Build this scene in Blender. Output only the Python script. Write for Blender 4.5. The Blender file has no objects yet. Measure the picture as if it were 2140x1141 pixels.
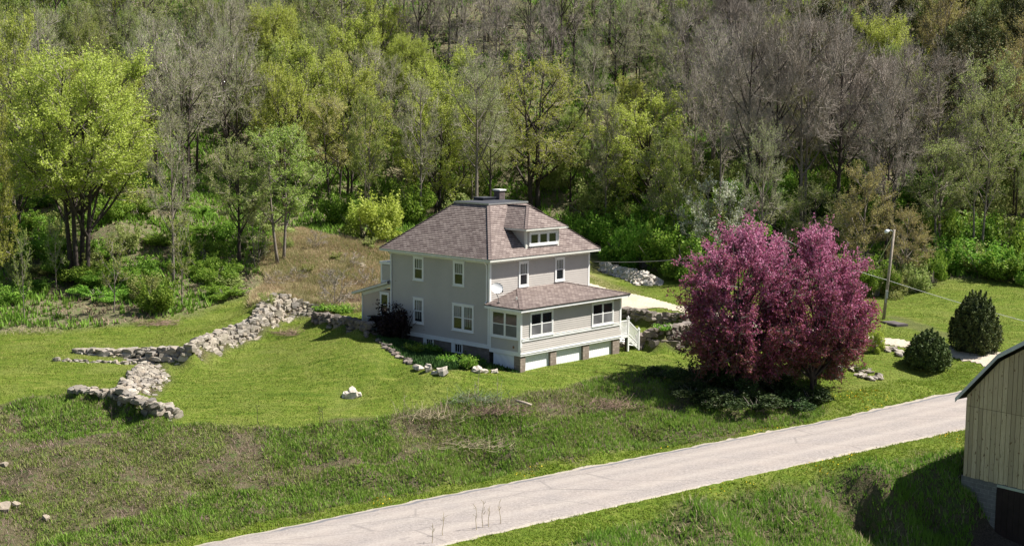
import bpy, math, random
import numpy as np
from mathutils import Matrix, Vector
sc = bpy.context.scene
# ------------------------------------------------------------------ camera
FPX = 2800.0
CAM = np.array([1.294, -77.37, 13.51])
_t = math.radians(6.66); _ro = math.radians(-0.53)
_R = np.array([1, 0, 0.]); _U = np.array([0, math.sin(_t), math.cos(_t)]); FW = np.array([0, math.cos(_t), -math.sin(_t)])
RT = _R*math.cos(_ro) - _U*math.sin(_ro); UP = _R*math.sin(_ro) + _U*math.cos(_ro)
cd = bpy.data.cameras.new('camera'); cam = bpy.data.objects.new('camera', cd); sc.collection.objects.link(cam)
cam.matrix_world = Matrix([[RT[i], UP[i], -FW[i], CAM[i]] for i in range(3)] + [[0, 0, 0, 1]])
cd.sensor_width = 36; cd.lens = 36*FPX/2140; cd.clip_start = 0.5; cd.clip_end = 2000
sc.camera = cam
# ------------------------------------------------------------------ light
SUN = np.array([0.73, 0.12, 1.0]); SUN /= np.linalg.norm(SUN)
elev = math.asin(SUN[2]); az = math.atan2(SUN[0], SUN[1])
w = bpy.data.worlds.new('World'); sc.world = w; w.use_nodes = True
nt = w.node_tree; bg = nt.nodes['Background']
sky = nt.nodes.new('ShaderNodeTexSky'); sky.sky_type = 'NISHITA'; sky.sun_disc = False
sky.sun_elevation = elev; sky.sun_rotation = az
nt.links.new(sky.outputs[0], bg.inputs[0]); bg.inputs[1].default_value = 0.05
sl = bpy.data.lights.new('sun', 'SUN'); sl.energy = 5.0; sl.angle = math.radians(0.5); sl.color = (1, 0.95, 0.88)
so = bpy.data.objects.new('sun', sl); sc.collection.objects.link(so)
so.rotation_euler = Vector((-SUN[0], -SUN[1], -SUN[2])).to_track_quat('-Z', 'Y').to_euler(); so.location = (60, 0, 90)
sc.view_settings.view_transform = 'Standard'; sc.view_settings.look = 'None'; sc.view_settings.exposure = 1.02
sc.view_settings.gamma = 1
sc.cycles.max_bounces = 6; sc.cycles.diffuse_bounces = 4; sc.cycles.transmission_bounces = 3; sc.cycles.transparent_max_bounces = 4

# ------------------------------------------------------------------ helpers
def lin(*c):
    return tuple((x/255/12.92 if x/255 < .04045 else ((x/255+.055)/1.055)**2.4) for x in c) + (1,)
def tag(o, label=None, cat=None, group=None, kind=None):
    if label: o['label'] = label
    if cat: o['category'] = cat
    if group: o['group'] = group
    if kind: o['kind'] = kind
    return o
def empty(name, loc=(0, 0, 0), rz=0, label=None, cat=None, group=None):
    o = bpy.data.objects.new(name, None); sc.collection.objects.link(o); o.location = loc; o.rotation_euler = (0, 0, rz)
    o.empty_display_size = .3
    return tag(o, label, cat, group)
def link(name, me, parent=None):
    o = bpy.data.objects.new(name, me); sc.collection.objects.link(o)
    if parent: o.parent = parent
    return o
def np_mesh(name, V, F, mats, midx=None, smooth=False, uv=None):
    me = bpy.data.meshes.new(name); V = np.asarray(V, np.float32); F = np.asarray(F, np.int32)
    n, k = F.shape
    me.vertices.add(len(V)); me.vertices.foreach_set('co', V.ravel())
    me.loops.add(n*k); me.loops.foreach_set('vertex_index', F.ravel())
    me.polygons.add(n); me.polygons.foreach_set('loop_start', np.arange(0, n*k, k, dtype=np.int32))
    if midx is not None: me.polygons.foreach_set('material_index', np.asarray(midx, np.int32))
    me.polygons.foreach_set('use_smooth', np.full(n, smooth, dtype=bool))
    for m in (mats if isinstance(mats, (list, tuple)) else [mats]): me.materials.append(m)
    if uv is not None:
        u = me.uv_layers.new(name='UVMap'); u.data.foreach_set('uv', np.asarray(uv, np.float32).ravel())
    me.update(calc_edges=True); me.validate()
    return me
class MB:
    def __init__(s): s.v = []; s.f = []; s.m = []; s.uv = []
    def quad(s, a, b, c, d, uv=None, m=0):
        i = len(s.v); s.v += [tuple(a), tuple(b), tuple(c), tuple(d)]; s.f.append((i, i+1, i+2, i+3)); s.m.append(m)
        s.uv.append(uv or [(0, 0), (1, 0), (1, 1), (0, 1)])
    def poly(s, pts, uv=None, m=0):
        i = len(s.v); s.v += [tuple(p) for p in pts]; s.f.append(tuple(range(i, i+len(pts)))); s.m.append(m)
        s.uv.append(uv or [(0, 0)]*len(pts))
    def box(s, lo, hi, m=0, fr=None):
        x0, y0, z0 = lo; x1, y1, z1 = hi
        P = [(x0, y0, z0), (x1, y0, z0), (x1, y1, z0), (x0, y1, z0), (x0, y0, z1), (x1, y0, z1), (x1, y1, z1), (x0, y1, z1)]
        if fr: P = [fr(*p) for p in P]
        i = len(s.v); s.v += P
        for q in ((3, 2, 1, 0), (4, 5, 6, 7), (0, 1, 5, 4), (1, 2, 6, 5), (2, 3, 7, 6), (3, 0, 4, 7)):
            s.f.append(tuple(i+j for j in q)); s.m.append(m)
            a, b, c, d = [np.array(P[j]) for j in q]
            l1, l2 = np.linalg.norm(b-a), np.linalg.norm(d-a); s.uv.append([(0, 0), (l1, 0), (l1, l2), (0, l2)])
    def beam(s, p, q, w, h, m=0):
        p = np.array(p, float); q = np.array(q, float); d = q-p; L = np.linalg.norm(d); d /= L
        u = np.cross(d, (0, 0, 1.)); u = u/np.linalg.norm(u) if np.linalg.norm(u) > 1e-3 else np.array([1., 0, 0]); v = np.cross(u, d)
        s.box((-w/2, 0, -h/2), (w/2, L, h/2), m, lambda x, y, z: tuple(p+u*x+d*y+v*z))
    def tube(s, pts, radii, k=8, m=0, cap=True):
        pts = [np.array(p, float) for p in pts]; base = len(s.v); n = len(pts)
        ref = None
        for i, p in enumerate(pts):
            d = pts[min(i+1, n-1)]-pts[max(i-1, 0)]; d = d/(np.linalg.norm(d)+1e-9)
            if ref is None: ref = np.array([1., 0, 0]) if abs(d[0]) < .8 else np.array([0, 1., 0])
            a = ref-d*(ref@d); a /= np.linalg.norm(a); ref = a; b = np.cross(d, a)
            for j in range(k):
                t = 2*math.pi*j/k; s.v.append(tuple(p+radii[i]*(a*math.cos(t)+b*math.sin(t))))
        for i in range(n-1):
            for j in range(k):
                j2 = (j+1) % k; s.f.append((base+i*k+j, base+i*k+j2, base+(i+1)*k+j2, base+(i+1)*k+j)); s.m.append(m); s.uv.append([(0, 0)]*4)
        if cap:
            s.f.append(tuple(base+(n-1)*k+j for j in range(k))); s.m.append(m); s.uv.append([(0, 0)]*k)
            s.f.append(tuple(base+k-1-j for j in range(k))); s.m.append(m); s.uv.append([(0, 0)]*k)
    def courses(s, p00, p10, p11, p01, n, lift, nrm, m=0):
        """overlapping boards or shingle rows from the edge p00-p10 up to p01-p11"""
        p00, p10, p11, p01, nrm = [np.array(a, float) for a in (p00, p10, p11, p01, nrm)]
        hgt = np.linalg.norm((p01+p11)/2-(p00+p10)/2); ax = (p10-p00)/np.linalg.norm(p10-p00)
        for i in range(n):
            t0, t1 = i/n, (i+1)/n
            a, b, c, d = p00+(p01-p00)*t0, p10+(p11-p10)*t0, p10+(p11-p10)*t1, p00+(p01-p00)*t1
            uu = [float((q-p00)@ax) for q in (a, b, c, d)]
            s.quad(a+nrm*lift, b+nrm*lift, c, d, [(uu[0], t0*hgt), (uu[1], t0*hgt), (uu[2], t1*hgt), (uu[3], t1*hgt)], m)
            s.quad(a, b, b+nrm*lift, a+nrm*lift, [(uu[0], t0*hgt), (uu[1], t0*hgt), (uu[1], t0*hgt), (uu[0], t0*hgt)], m)
    def build(s, name, mats, parent=None, smooth=False):
        me = bpy.data.meshes.new(name); me.from_pydata(s.v, [], s.f)
        for mm in (mats if isinstance(mats, (list, tuple)) else [mats]): me.materials.append(mm)
        me.polygons.foreach_set('material_index', s.m)
        u = me.uv_layers.new(name='UVMap'); u.data.foreach_set('uv', [c for f in s.uv for p in f for c in p])
        if smooth: me.polygons.foreach_set('use_smooth', [True]*len(s.f))
        me.update(); return link(name, me, parent)
# ---- node helper
class NT:
    def __init__(s, name, rough=.8, spec=.3):
        s.m = bpy.data.materials.new(name); s.m.use_nodes = True; s.t = s.m.node_tree; s.n = s.t.nodes; s.b = s.n['Principled BSDF']
        s.b.inputs['Roughness'].default_value = rough; s.b.inputs['Specular IOR Level'].default_value = spec
    def new(s, typ, **kw):
        x = s.n.new(typ)
        for k, v in kw.items(): setattr(x, k, v)
        return x
    def l(s, a, b): s.t.links.new(a, b)
    def coord(s, kind='Object'): return s.new('ShaderNodeTexCoord').outputs[kind]
    def noise(s, scale, detail=3, rough=.6, vec=None, dist=0):
        x = s.new('ShaderNodeTexNoise'); x.inputs['Scale'].default_value = scale; x.inputs['Detail'].default_value = detail
        x.inputs['Roughness'].default_value = rough; x.inputs['Distortion'].default_value = dist
        if vec is not None: s.l(vec, x.inputs['Vector'])
        return x.outputs['Fac']
    def mapv(s, vec, scale=(1, 1, 1), rot=(0, 0, 0)):
        x = s.new('ShaderNodeMapping'); x.inputs['Scale'].default_value = scale; x.inputs['Rotation'].default_value = rot; s.l(vec, x.inputs['Vector']); return x.outputs[0]
    def ramp(s, fac, stops, interp='LINEAR'):
        x = s.new('ShaderNodeValToRGB'); x.color_ramp.interpolation = interp; e = x.color_ramp.elements
        while len(e) < len(stops): e.new(.5)
        for i, (p, c) in enumerate(stops): e[i].position = p; e[i].color = c if len(c) == 4 else tuple(c)+(1,)
        s.l(fac, x.inputs[0]); return x.outputs[0]
    def mix(s, fac, a, b, blend='MIX'):
        x = s.new('ShaderNodeMix', data_type='RGBA', blend_type=blend)
        for sock, v in ((x.inputs[0], fac), (x.inputs[6], a), (x.inputs[7], b)):
            if hasattr(v, 'is_linked'): s.l(v, sock)
            else: sock.default_value = v if not isinstance(v, tuple) or len(v) == 4 else tuple(v)+(1,)
        return x.outputs[2]
    def math(s, op, a, b=0., clamp=False):
        x = s.new('ShaderNodeMath', operation=op, use_clamp=clamp)
        for sock, v in ((x.inputs[0], a), (x.inputs[1], b)):
            if hasattr(v, 'is_linked'): s.l(v, sock)
            else: sock.default_value = v
        return x.outputs[0]
    def bump(s, h, strength=.5, dist=.05):
        x = s.new('ShaderNodeBump'); x.inputs['Strength'].default_value = strength; x.inputs['Distance'].default_value = dist
        s.l(h, x.inputs['Height']); s.l(x.outputs[0], s.b.inputs['Normal'])
    def col(s, c):
        if hasattr(c, 'is_linked'): s.l(c, s.b.inputs['Base Color'])
        else: s.b.inputs['Base Color'].default_value = c if len(c) == 4 else tuple(c)+(1,)
        return s.m
def flat(name, c, rough=.7, var=.15, scale=3., metal=0, spec=.3):
    k = NT(name, rough, spec); k.b.inputs['Metallic'].default_value = metal
    n = k.noise(scale, 4, .6, k.coord())
    a = tuple(x*(1-var) for x in c[:3]); b = tuple(min(1, x*(1+var)) for x in c[:3])
    return k.col(k.ramp(n, [(.3, a), (.7, b)]))
def leafmat(name, cols, trans=.35, rough=.6, patch=.4, tall=0, streak=False, vary=1.):
    """leaf colours: each leaf picks from a ramp, big patches and whole trees shift a little"""
    k = NT(name, rough, .2); g = k.new('ShaderNodeNewGeometry'); oi = k.new('ShaderNodeObjectInfo')
    n = k.noise(.45, 2, .5, k.coord()) if not streak else k.noise(.8, 4, .65, k.mapv(k.coord(), (.35, 2.0, 1), (0, 0, .5)), .8)
    f = k.math('ADD', k.math('MULTIPLY', g.outputs['Random Per Island'], 1-patch), k.math('MULTIPLY', n, patch))
    if streak: f = k.math('ADD', k.math('ADD', k.math('MULTIPLY', k.math('SUBTRACT', f, .5), 2.1), .42), k.math('MULTIPLY', k.math('SUBTRACT', k.noise(.16, 3, .6, k.coord(), .5), .45), 1.6))
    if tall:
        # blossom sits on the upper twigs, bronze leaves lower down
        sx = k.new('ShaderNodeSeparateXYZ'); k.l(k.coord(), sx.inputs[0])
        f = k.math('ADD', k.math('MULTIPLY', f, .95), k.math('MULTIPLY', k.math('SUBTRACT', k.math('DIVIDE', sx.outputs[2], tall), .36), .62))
    c = k.ramp(f, [(i/(len(cols)-1)*.8+.1, q) for i, q in enumerate(cols)])
    hsv = k.new('ShaderNodeHueSaturation'); k.l(c, hsv.inputs['Color'])
    k.l(k.math('ADD', k.math('MULTIPLY', oi.outputs['Random'], .035*vary), .5-.0175*vary), hsv.inputs['Hue'])
    k.l(k.math('ADD', k.math('MULTIPLY', oi.outputs['Random'], .35*vary), 1-.18*vary), hsv.inputs['Value'])
    hsv.inputs['Saturation'].default_value = 1.0
    k.l(hsv.outputs[0], k.b.inputs['Base Color'])
    tr = k.new('ShaderNodeBsdfTranslucent'); k.l(hsv.outputs[0], tr.inputs[0])
    mx = k.new('ShaderNodeMixShader'); mx.inputs[0].default_value = trans
    k.l(k.b.outputs[0], mx.inputs[1]); k.l(tr.outputs[0], mx.inputs[2])
    k.l(mx.outputs[0], k.n['Material Output'].inputs[0]); return k.m
# ------------------------------------------------------------------ survey: points read as (px, py) on the 2140x1141 plate, turned into world points
def ray(px, py): return FW + RT*(px-1070)/FPX - UP*(py-570.5)/FPX
def atz(px, py, z):
    d = ray(px, py); return CAM + d*((z-CAM[2])/d[2])
def atdepth(px, py, dep):
    d = ray(px, py); return CAM + d*dep
def project(P):
    v = np.asarray(P, float)-CAM; return 1070+FPX*(v@RT)/(v@FW), 570.5-FPX*(v@UP)/(v@FW)
def depth(P): return (np.asarray(P, float)-CAM)@FW
def inpoly(X, Y, poly):
    X = np.asarray(X); Y = np.asarray(Y); c = np.zeros(X.shape, bool); n = len(poly)
    for i in range(n):
        x0, y0 = poly[i][:2]; x1, y1 = poly[(i+1) % n][:2]
        if y0 == y1: continue
        k = ((y0 > Y) != (y1 > Y)) & (X < (x1-x0)*(Y-y0)/(y1-y0)+x0); c ^= k
    return c
def dpoly(X, Y, pts, closed=False):
    d = np.full(np.shape(X), 1e9); n = len(pts)
    for i in range(n if closed else n-1):
        a = np.array(pts[i][:2]); b = np.array(pts[(i+1) % n][:2]); ab = b-a; L = ab@ab+1e-9
        t = np.clip(((X-a[0])*ab[0]+(Y-a[1])*ab[1])/L, 0, 1)
        d = np.minimum(d, np.hypot(X-a[0]-t*ab[0], Y-a[1]-t*ab[1]))
    return d
def polymask(X, Y, poly, soft):
    d = dpoly(X, Y, poly, True); s = np.where(inpoly(X, Y, poly), d, -d); return np.clip(s/(2*soft)+.5, 0, 1)
# road plane
RA, RB = -3.90, .0456
def onroad(px, py):
    d = ray(px, py); n = np.array([-RB, 0, 1.]); return CAM+d*((RA-n@CAM)/(n@d))
far_e = [onroad(*p) for p in ((386, 1141), (700, 1076), (1050, 1008), (1400, 940), (1740, 874), (2007, 814))]
near_e = [onroad(*p) for p in ((914, 1141), (1147, 1087), (1400, 1030.5), (1740, 955), (2016, 895))]
def extend(e, L=60):
    a = e[0]-(e[1]-e[0])/np.linalg.norm(e[1]-e[0])*L; b = e[-1]+(e[-1]-e[-2])/np.linalg.norm(e[-1]-e[-2])*L
    return [a]+e+[b]
far_e = extend(far_e); near_e = extend(near_e)
for e in (far_e, near_e):
    for p in e: p[2] = RA+RB*min(p[0], 32)
road_poly = [p[:2] for p in far_e]+[p[:2] for p in reversed(near_e)]
# ------------------------------------------------------------------ walls of stone: (bottom px,py,z) and (top px,py, set back from the foot in metres)
WALLS = {}
def wall_pts(name, bot, top, back):
    B = [atz(*b) for b in bot]; T = []
    for i, (px, py) in enumerate(top):
        b = B[i]; bk = back[i] if isinstance(back, (list, tuple)) else back
        d = ray(px, py)
        tt = (np.hypot(*(b-CAM)[:2])+bk)/np.hypot(*d[:2]); T.append(CAM+d*tt)
    WALLS[name] = (B, T)
wall_pts('w1', [(160, 737, -1.05), (231, 746, -1.15), (302, 754, -1.25), (383, 773, -1.55), (426, 764, -1.5), (462, 745, -1.35), (497, 728, -1.2), (543, 711, -1.0), (582, 684, -.55), (604, 672, -.4), (625, 667, -.3), (655, 663, -.2)],
         [(158, 731), (249, 730), (330, 728), (391, 727), (415, 712), (448, 699), (478, 689), (533, 668), (566, 630), (591, 613), (615, 625), (662, 641)],
         [.06, .08, .1, .15, .5, .7, .75, .8, .9, .9, .8, .6])
wall_pts('w2a', [(178, 817, -1.65), (213, 836, -1.8), (249, 851, -1.95), (302, 867, -2.1), (345, 883, -2.2), (376, 876, -2.15)],
         [(170, 808), (205, 812), (249, 813), (290, 826), (336, 840), (378, 862)], [.08, .1, .12, .14, .14, .1])
wall_pts('w2b', [(322, 832, -1.8), (338, 812, -1.72), (356, 794, -1.65), (346, 776, -1.5), (330, 760, -1.4)],
         [(252, 809), (264, 794), (278, 779), (292, 766), (303, 756)], [.6, .4, .5, .6, .5])
wall_pts('w2c', [(117, 755, -1.25), (160, 757, -1.3), (220, 760, -1.35), (290, 762, -1.4)], [(117, 751), (160, 752), (220, 755), (290, 756)], .15)
wall_pts('w3', [(654, 683, -.3), (692, 692, -.25), (725, 699, -.15), (764, 708, -.05)], [(655, 654), (692, 660), (725, 666), (762, 676)], .12)
wall_pts('w4', [(1255, 570, -.1), (1300, 582, -.15), (1328, 597, -.3), (1380, 598, -.3)], [(1256, 552), (1304, 563), (1350, 573), (1381, 586)], .9)
wall_pts('w5', [(1296, 668, -1.0), (1329, 679, -1.05), (1364, 685, -1.05), (1399, 686, -1.05), (1450, 690, -1.1)], [(1296, 646), (1334, 649), (1364, 655), (1404, 656), (1452, 662)], .15)
wall_pts('w6', [(1338, 733, -1.3), (1364, 737, -1.35), (1406, 737, -1.4), (1440, 733, -1.4)], [(1340, 700), (1369, 689), (1396, 683), (1442, 678)], .2)
# ------------------------------------------------------------------ terrain: spline through surveyed heights
CP = []
def cp(px, py, z): p = atz(px, py, z); CP.append((p[0], p[1], z))
for a in [(1087, 778, -1.05), (1160, 764, -1.05), (1225, 753, -1.05), (1289, 742, -1.08), (1010, 764, -1.0), (930, 745, -.9), (885, 722, -.85), (798, 716, .03), (820, 726, -.02), (848, 745, -.34), (877, 762, -.5), (930, 768, -.42), (1000, 772, -.62), (1045, 779, -.85), (780, 760, -.45), (870, 800, -1.0), (830, 705, -.35), (785, 700, .0), (860, 715, -.6),
          (700, 725, -.3), (640, 705, -.45), (600, 740, -.95), (520, 760, -1.35), (450, 800, -1.65), (370, 850, -2.05), (540, 880, -2.1), (735, 830, -1.75), (830, 795, -1.15), (640, 860, -1.95), (700, 880, -2.05), (900, 840, -1.7), (1000, 826, -1.45), (1100, 815, -1.35), (1200, 796, -1.25), (1310, 770, -1.2),
          (1350, 790, -1.5), (1450, 800, -1.7), (1550, 790, -1.75), (1650, 790, -2.0), (1330, 720, -1.15), (1370, 710, -1.1), (1400, 760, -1.4),
          (1500, 700, -1.1), (1600, 700, -1.15), (1700, 740, -1.6), (1760, 790, -2.1), (1850, 780, -1.9), (1800, 830, -2.45), (1900, 800, -2.15), (1990, 775, -2.0), (1960, 815, -2.35), (1700, 850, -2.75),
          (1840, 710, -1.15), (1940, 722, -1.2), (2030, 740, -1.35), (2090, 750, -1.5), (2000, 680, -.9), (2100, 680, -.9), (1900, 650, -.5), (1800, 640, -.45), (1846, 667, -.65), (1950, 600, .3), (2100, 620, .1), (2130, 590, .5), (1980, 585, .6), (1850, 600, .1),
          (1350, 630, -.3), (1260, 608, -.2), (1405, 640, -.45), (1420, 600, -.1), (1300, 545, .5), (1400, 555, .5), (1600, 570, .3), (1750, 570, .5), (1240, 540, .6),
          (0, 845, -2.0), (60, 832, -1.95), (100, 800, -1.6), (0, 780, -1.45), (60, 740, -1.2), (0, 715, -1.0), (150, 790, -1.6), (230, 775, -1.5), (100, 715, -.9), (200, 705, -.75), (300, 700, -.65), (400, 690, -.55), (480, 670, -.4), (300, 712, -.75),
          (20, 680, -.4), (150, 665, -.2), (300, 655, .1), (450, 640, .2), (0, 640, .4), (165, 583, 1.3), (320, 570, 1.8), (420, 580, 1.6), (520, 570, 1.6), (520, 620, .6), (580, 548, 2.2), (30, 560, 2.0),
          (600, 485, 3.6), (650, 480, 4.0), (720, 500, 3.6), (700, 560, 2.0), (640, 600, .9), (700, 620, .5), (770, 540, 2.3), (780, 600, .6), (740, 640, -.1), (690, 648, .15), (640, 632, .3), (900, 470, 3.6), (1050, 470, 3.2), (1170, 500, 2.0),
          (430, 460, 5.), (250, 470, 5.), (80, 480, 4.5)]: cp(*a)
for a in [(0, 853, -2.1), (60, 838, -2.05), (120, 830, -2.0), (185, 838, -1.95), (240, 865, -2.15), (320, 885, -2.35), (420, 896, -2.3), (540, 897, -2.3), (700, 891, -2.25), (830, 876, -2.15), (900, 860, -1.9), (985, 842, -1.65), (1060, 846, -1.6), (1150, 828, -1.55), (1260, 800, -1.5), (1340, 800, -1.7)]: cp(*a)
for nm, (B, T) in WALLS.items():
    for b in B: CP.append((b[0], b[1]-.15, b[2]))
    if nm in ('w4', 'w2c'): continue
    for b, tp in zip(B, T): v = (tp-b)[:2]; v = v/(np.linalg.norm(v)+1e-6); CP.append((tp[0]+v[0]*.25, tp[1]+v[1]*.25, tp[2]-.12))
# around and under the buildings
hu = np.array([math.cos(math.radians(47.37)), math.sin(math.radians(47.37))]); hv = np.array([-hu[1], hu[0]])
def hl(x, y): return hu*x+hv*y
for x, y, z in [(4, 4, -1), (9.5, 0, -1.05), (9.8, 5, -.7), (10, 9, -.4), (5, 10.5, -.1), (0, 9, -.1), (0, 12, .1), (5, 14, .4), (11, -2.2, -1.1)]: p = hl(x, y); CP.append((p[0], p[1], z))
nrd = np.array([-.575, .818])
for e, sgn in ((far_e, 1), (near_e, -1)):
    for i in range(len(e)):
        p = e[i]
        for o, dz in (((.2, -.02), (1.3, .05), (2.6, .2)) if sgn > 0 else ((.2, -.03), (1.5, -.1), (2.4, -.25))):
            if i == 0 and abs(p[0]) > 400: continue
            q = p[:2]+nrd*o*sgn; CP.append((q[0], q[1], p[2]+dz))
for a in [(1200, 1141, -4.3), (1400, 1141, -4.9), (1600, 1141, -5.7), (1800, 1141, -6.8), (1500, 1085, -4.05), (1700, 1060, -4.45), (1800, 1000, -3.6), (1906, 983, -3.6), (1950, 978, -3.55), (1995, 992, -3.8), (1850, 1010, -3.75), (1880, 1038, -4.4), (1912, 1098, -5.5), (1960, 1070, -5.2), (2030, 1045, -4.6), (1700, 1000, -3.75), (2085, 1095, -5.75), (2130, 1110, -5.9), (2050, 1120, -6.2), (1950, 1130, -6.5)]: cp(*a)
for x, y, z in [(-60, -35, -7.0), (-45, -20, -4.6), (-10, -40, -9), (10, -38, -8), (25, -30, -7), (45, -25, -5.5), (60, -10, -2.5), (60, 20, -1), (36, -8, -2.6), (31, -6, -2.8), (45, 12, -1.6),
                (-70, -70, -12), (70, -70, -9), (0, -75, -12),
                (-60, 10, -.5), (-55, 25, 2), (60, 38, 1.5), (45, 33, .6),
                (-50, 45, 9), (-25, 45, 8), (0, 42, 6), (20, 40, 4), (40, 45, 4.5), (65, 50, 6), (-80, 45, 9), (90, 45, 4),
                (-70, 75, 23), (-30, 75, 21), (0, 72, 18.5), (30, 72, 16.5), (70, 78, 18), (-100, 80, 24), (110, 80, 18),
                (-90, 120, 46), (-30, 120, 43), (20, 120, 41), (70, 120, 40), (130, 120, 40), (-130, 120, 46), (-100, 180, 72), (0, 180, 70), (100, 180, 69), (160, 180, 68), (-160, 180, 72)]: CP.append((x, y, z))
CP = np.array(CP); _P = CP[:, :2]; _n = len(CP)
_K = np.linalg.norm(_P[:, None]-_P[None], axis=2); _A = np.zeros((_n+3, _n+3)); _A[:_n, :_n] = -_K+np.eye(_n)*.02
_A[:_n, _n] = 1; _A[_n, :_n] = 1; _A[:_n, _n+1:] = _P; _A[_n+1:, :_n] = _P.T
_w = np.linalg.solve(_A, np.concatenate([CP[:, 2], [0, 0, 0]]))
def roadz(X): return RA+RB*np.minimum(X, 32)
rng0 = np.random.default_rng(5)
def vnoise(X, Y, s, seed=0):
    """cheap smooth value noise"""
    r = np.random.default_rng(seed).random((64, 64)); x = X/s; y = Y/s; i = np.floor(x).astype(int); j = np.floor(y).astype(int); fx = x-i; fy = y-j
    fx = fx*fx*(3-2*fx); fy = fy*fy*(3-2*fy); g = lambda a, b: r[a % 64, b % 64]
    return (g(i, j)*(1-fx)+g(i+1, j)*fx)*(1-fy)+(g(i, j+1)*(1-fx)+g(i+1, j+1)*fx)*fy
def zexact(X, Y):
    s = X.shape; X = X.ravel(); Y = Y.ravel(); out = np.empty(len(X))
    for k in range(0, len(X), 20000):
        x = X[k:k+20000]; y = Y[k:k+20000]; D = np.hypot(x[:, None]-_P[None, :, 0], y[:, None]-_P[None, :, 1])
        z = -D@_w[:_n]+_w[_n]+_w[_n+1]*x+_w[_n+2]*y
        out[k:k+20000] = z
    ins = inpoly(X, Y, road_poly); d = dpoly(X, Y, road_poly, True); d = np.where(ins, 0, d)
    b = np.clip(1-d/.9, 0, 1); out = out*(1-b)+(roadz(X)-.06)*b
    return out.reshape(s)
# graded grid: fine near the house, coarse far off
def axis(segs):
    a = []
    for lo, hi, st in segs: a += list(np.arange(lo, hi-1e-6, st))
    return np.array(a+[segs[-1][1]])
GX = axis([(-160, -70, 6), (-70, -40, 1.), (-40, 42, .36), (42, 80, 1.), (80, 200, 6)])
GY = axis([(-84, -34, 2.), (-34, -22, .7), (-22, 30, .36), (30, 60, .8), (60, 200, 4)])
MX, MY = np.meshgrid(GX, GY, indexing='ij'); MZ = zexact(MX, MY)
def gz(x, y):
    x = np.asarray(x, float); y = np.asarray(y, float)
    i = np.clip(np.searchsorted(GX, x)-1, 0, len(GX)-2); j = np.clip(np.searchsorted(GY, y)-1, 0, len(GY)-2)
    fx = (x-GX[i])/(GX[i+1]-GX[i]); fy = (y-GY[j])/(GY[j+1]-GY[j])
    return (MZ[i, j]*(1-fx)+MZ[i+1, j]*fx)*(1-fy)+(MZ[i, j+1]*(1-fx)+MZ[i+1, j+1]*fx)*fy
def hit(px, py, dmin=20, dmax=330):
    d = ray(px, py); t = np.arange(dmin, dmax, .15); P = CAM+d[None]*t[:, None]
    b = P[:, 2] < gz(P[:, 0], P[:, 1]); k = np.argmax(b)
    if not b.any(): return P[-1]
    p = P[k].copy(); p[2] = gz(p[0], p[1]); return p
def H(*pts): return [hit(*p) for p in pts]
def xy(*pts): return [hit(*p)[:2] for p in pts]
# ------------------------------------------------------------------ ground zones (world polygons)
Z_rough = xy((-250, 862), (0, 851), (60, 836), (115, 826), (180, 820), (250, 853), (375, 888), (540, 894), (700, 888), (830, 872), (900, 852), (985, 832), (1060, 836), (1150, 818), (1260, 788), (1340, 780), (1390, 765), (1450, 770), (1560, 770), (1650, 775), (1700, 790), (1725, 830), (1722, 868), (1690, 884)) + \
    xy((1500, 912), (1300, 946), (1100, 982), (900, 1020), (700, 1062), (500, 1100), (360, 1135)) + [np.array([-30., -25.]), np.array([-70., -45.]), np.array([-75., -15.])]
Z_bank = xy((1180, 1150), (1280, 1110), (1400, 1075), (1550, 1035), (1700, 1010), (1850, 968), (2010, 940)) + [np.array([40., -9.]), np.array([40., -80.]), np.array([-30., -80.]), np.array([-12., -40.])]
Z_forest = xy((-300, 720), (0, 694), (60, 690), (150, 690), (250, 680), (300, 672), (400, 655), (480, 628), (530, 615), (560, 590), (540, 560), (560, 520), (600, 482), (700, 500), (800, 505), (840, 505), (1000, 503), (1200, 520), (1240, 528), (1300, 548), (1420, 575), (1500, 590), (1620, 610), (1800, 620), (1900, 610), (1960, 585), (2140, 590), (2300, 590)) + [np.array([200., 60.]), np.array([200., 200.]), np.array([-160., 200.]), np.array([-160., 0.])]
Z_dry = xy((520, 640), (530, 615), (560, 590), (540, 560), (560, 520), (600, 480), (700, 500), (800, 512), (830, 540), (830, 640), (740, 655), (660, 650), (600, 622), (560, 640))
Z_dry2 = xy((1235, 535), (1262, 545), (1250, 575), (1330, 612), (1300, 615), (1230, 600))
Z_gar = xy((775, 690), (806, 727), (845, 750), (877, 768), (930, 778), (1040, 772), (1085, 779), (1040, 700), (900, 660), (800, 655))
Z_grav = xy((1225, 588), (1262, 600), (1330, 616), (1405, 634), (1500, 655), (1650, 680), (1830, 703), (1890, 711), (2000, 727), (2090, 738)) + [np.array([60., 8.]), np.array([60., 4.])] + xy((2060, 771), (1990, 751), (1890, 729), (1830, 719), (1650, 697), (1520, 677), (1410, 655), (1300, 645), (1240, 640))
Z_dirt = xy((1850, 662), (1880, 663), (1930, 676), (1975, 693), (2020, 706), (2000, 716), (1940, 702), (1890, 684))
Z_yard = xy((2040, 1096), (2090, 1090), (2180, 1110), (2180, 1200), (2020, 1160))
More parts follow.
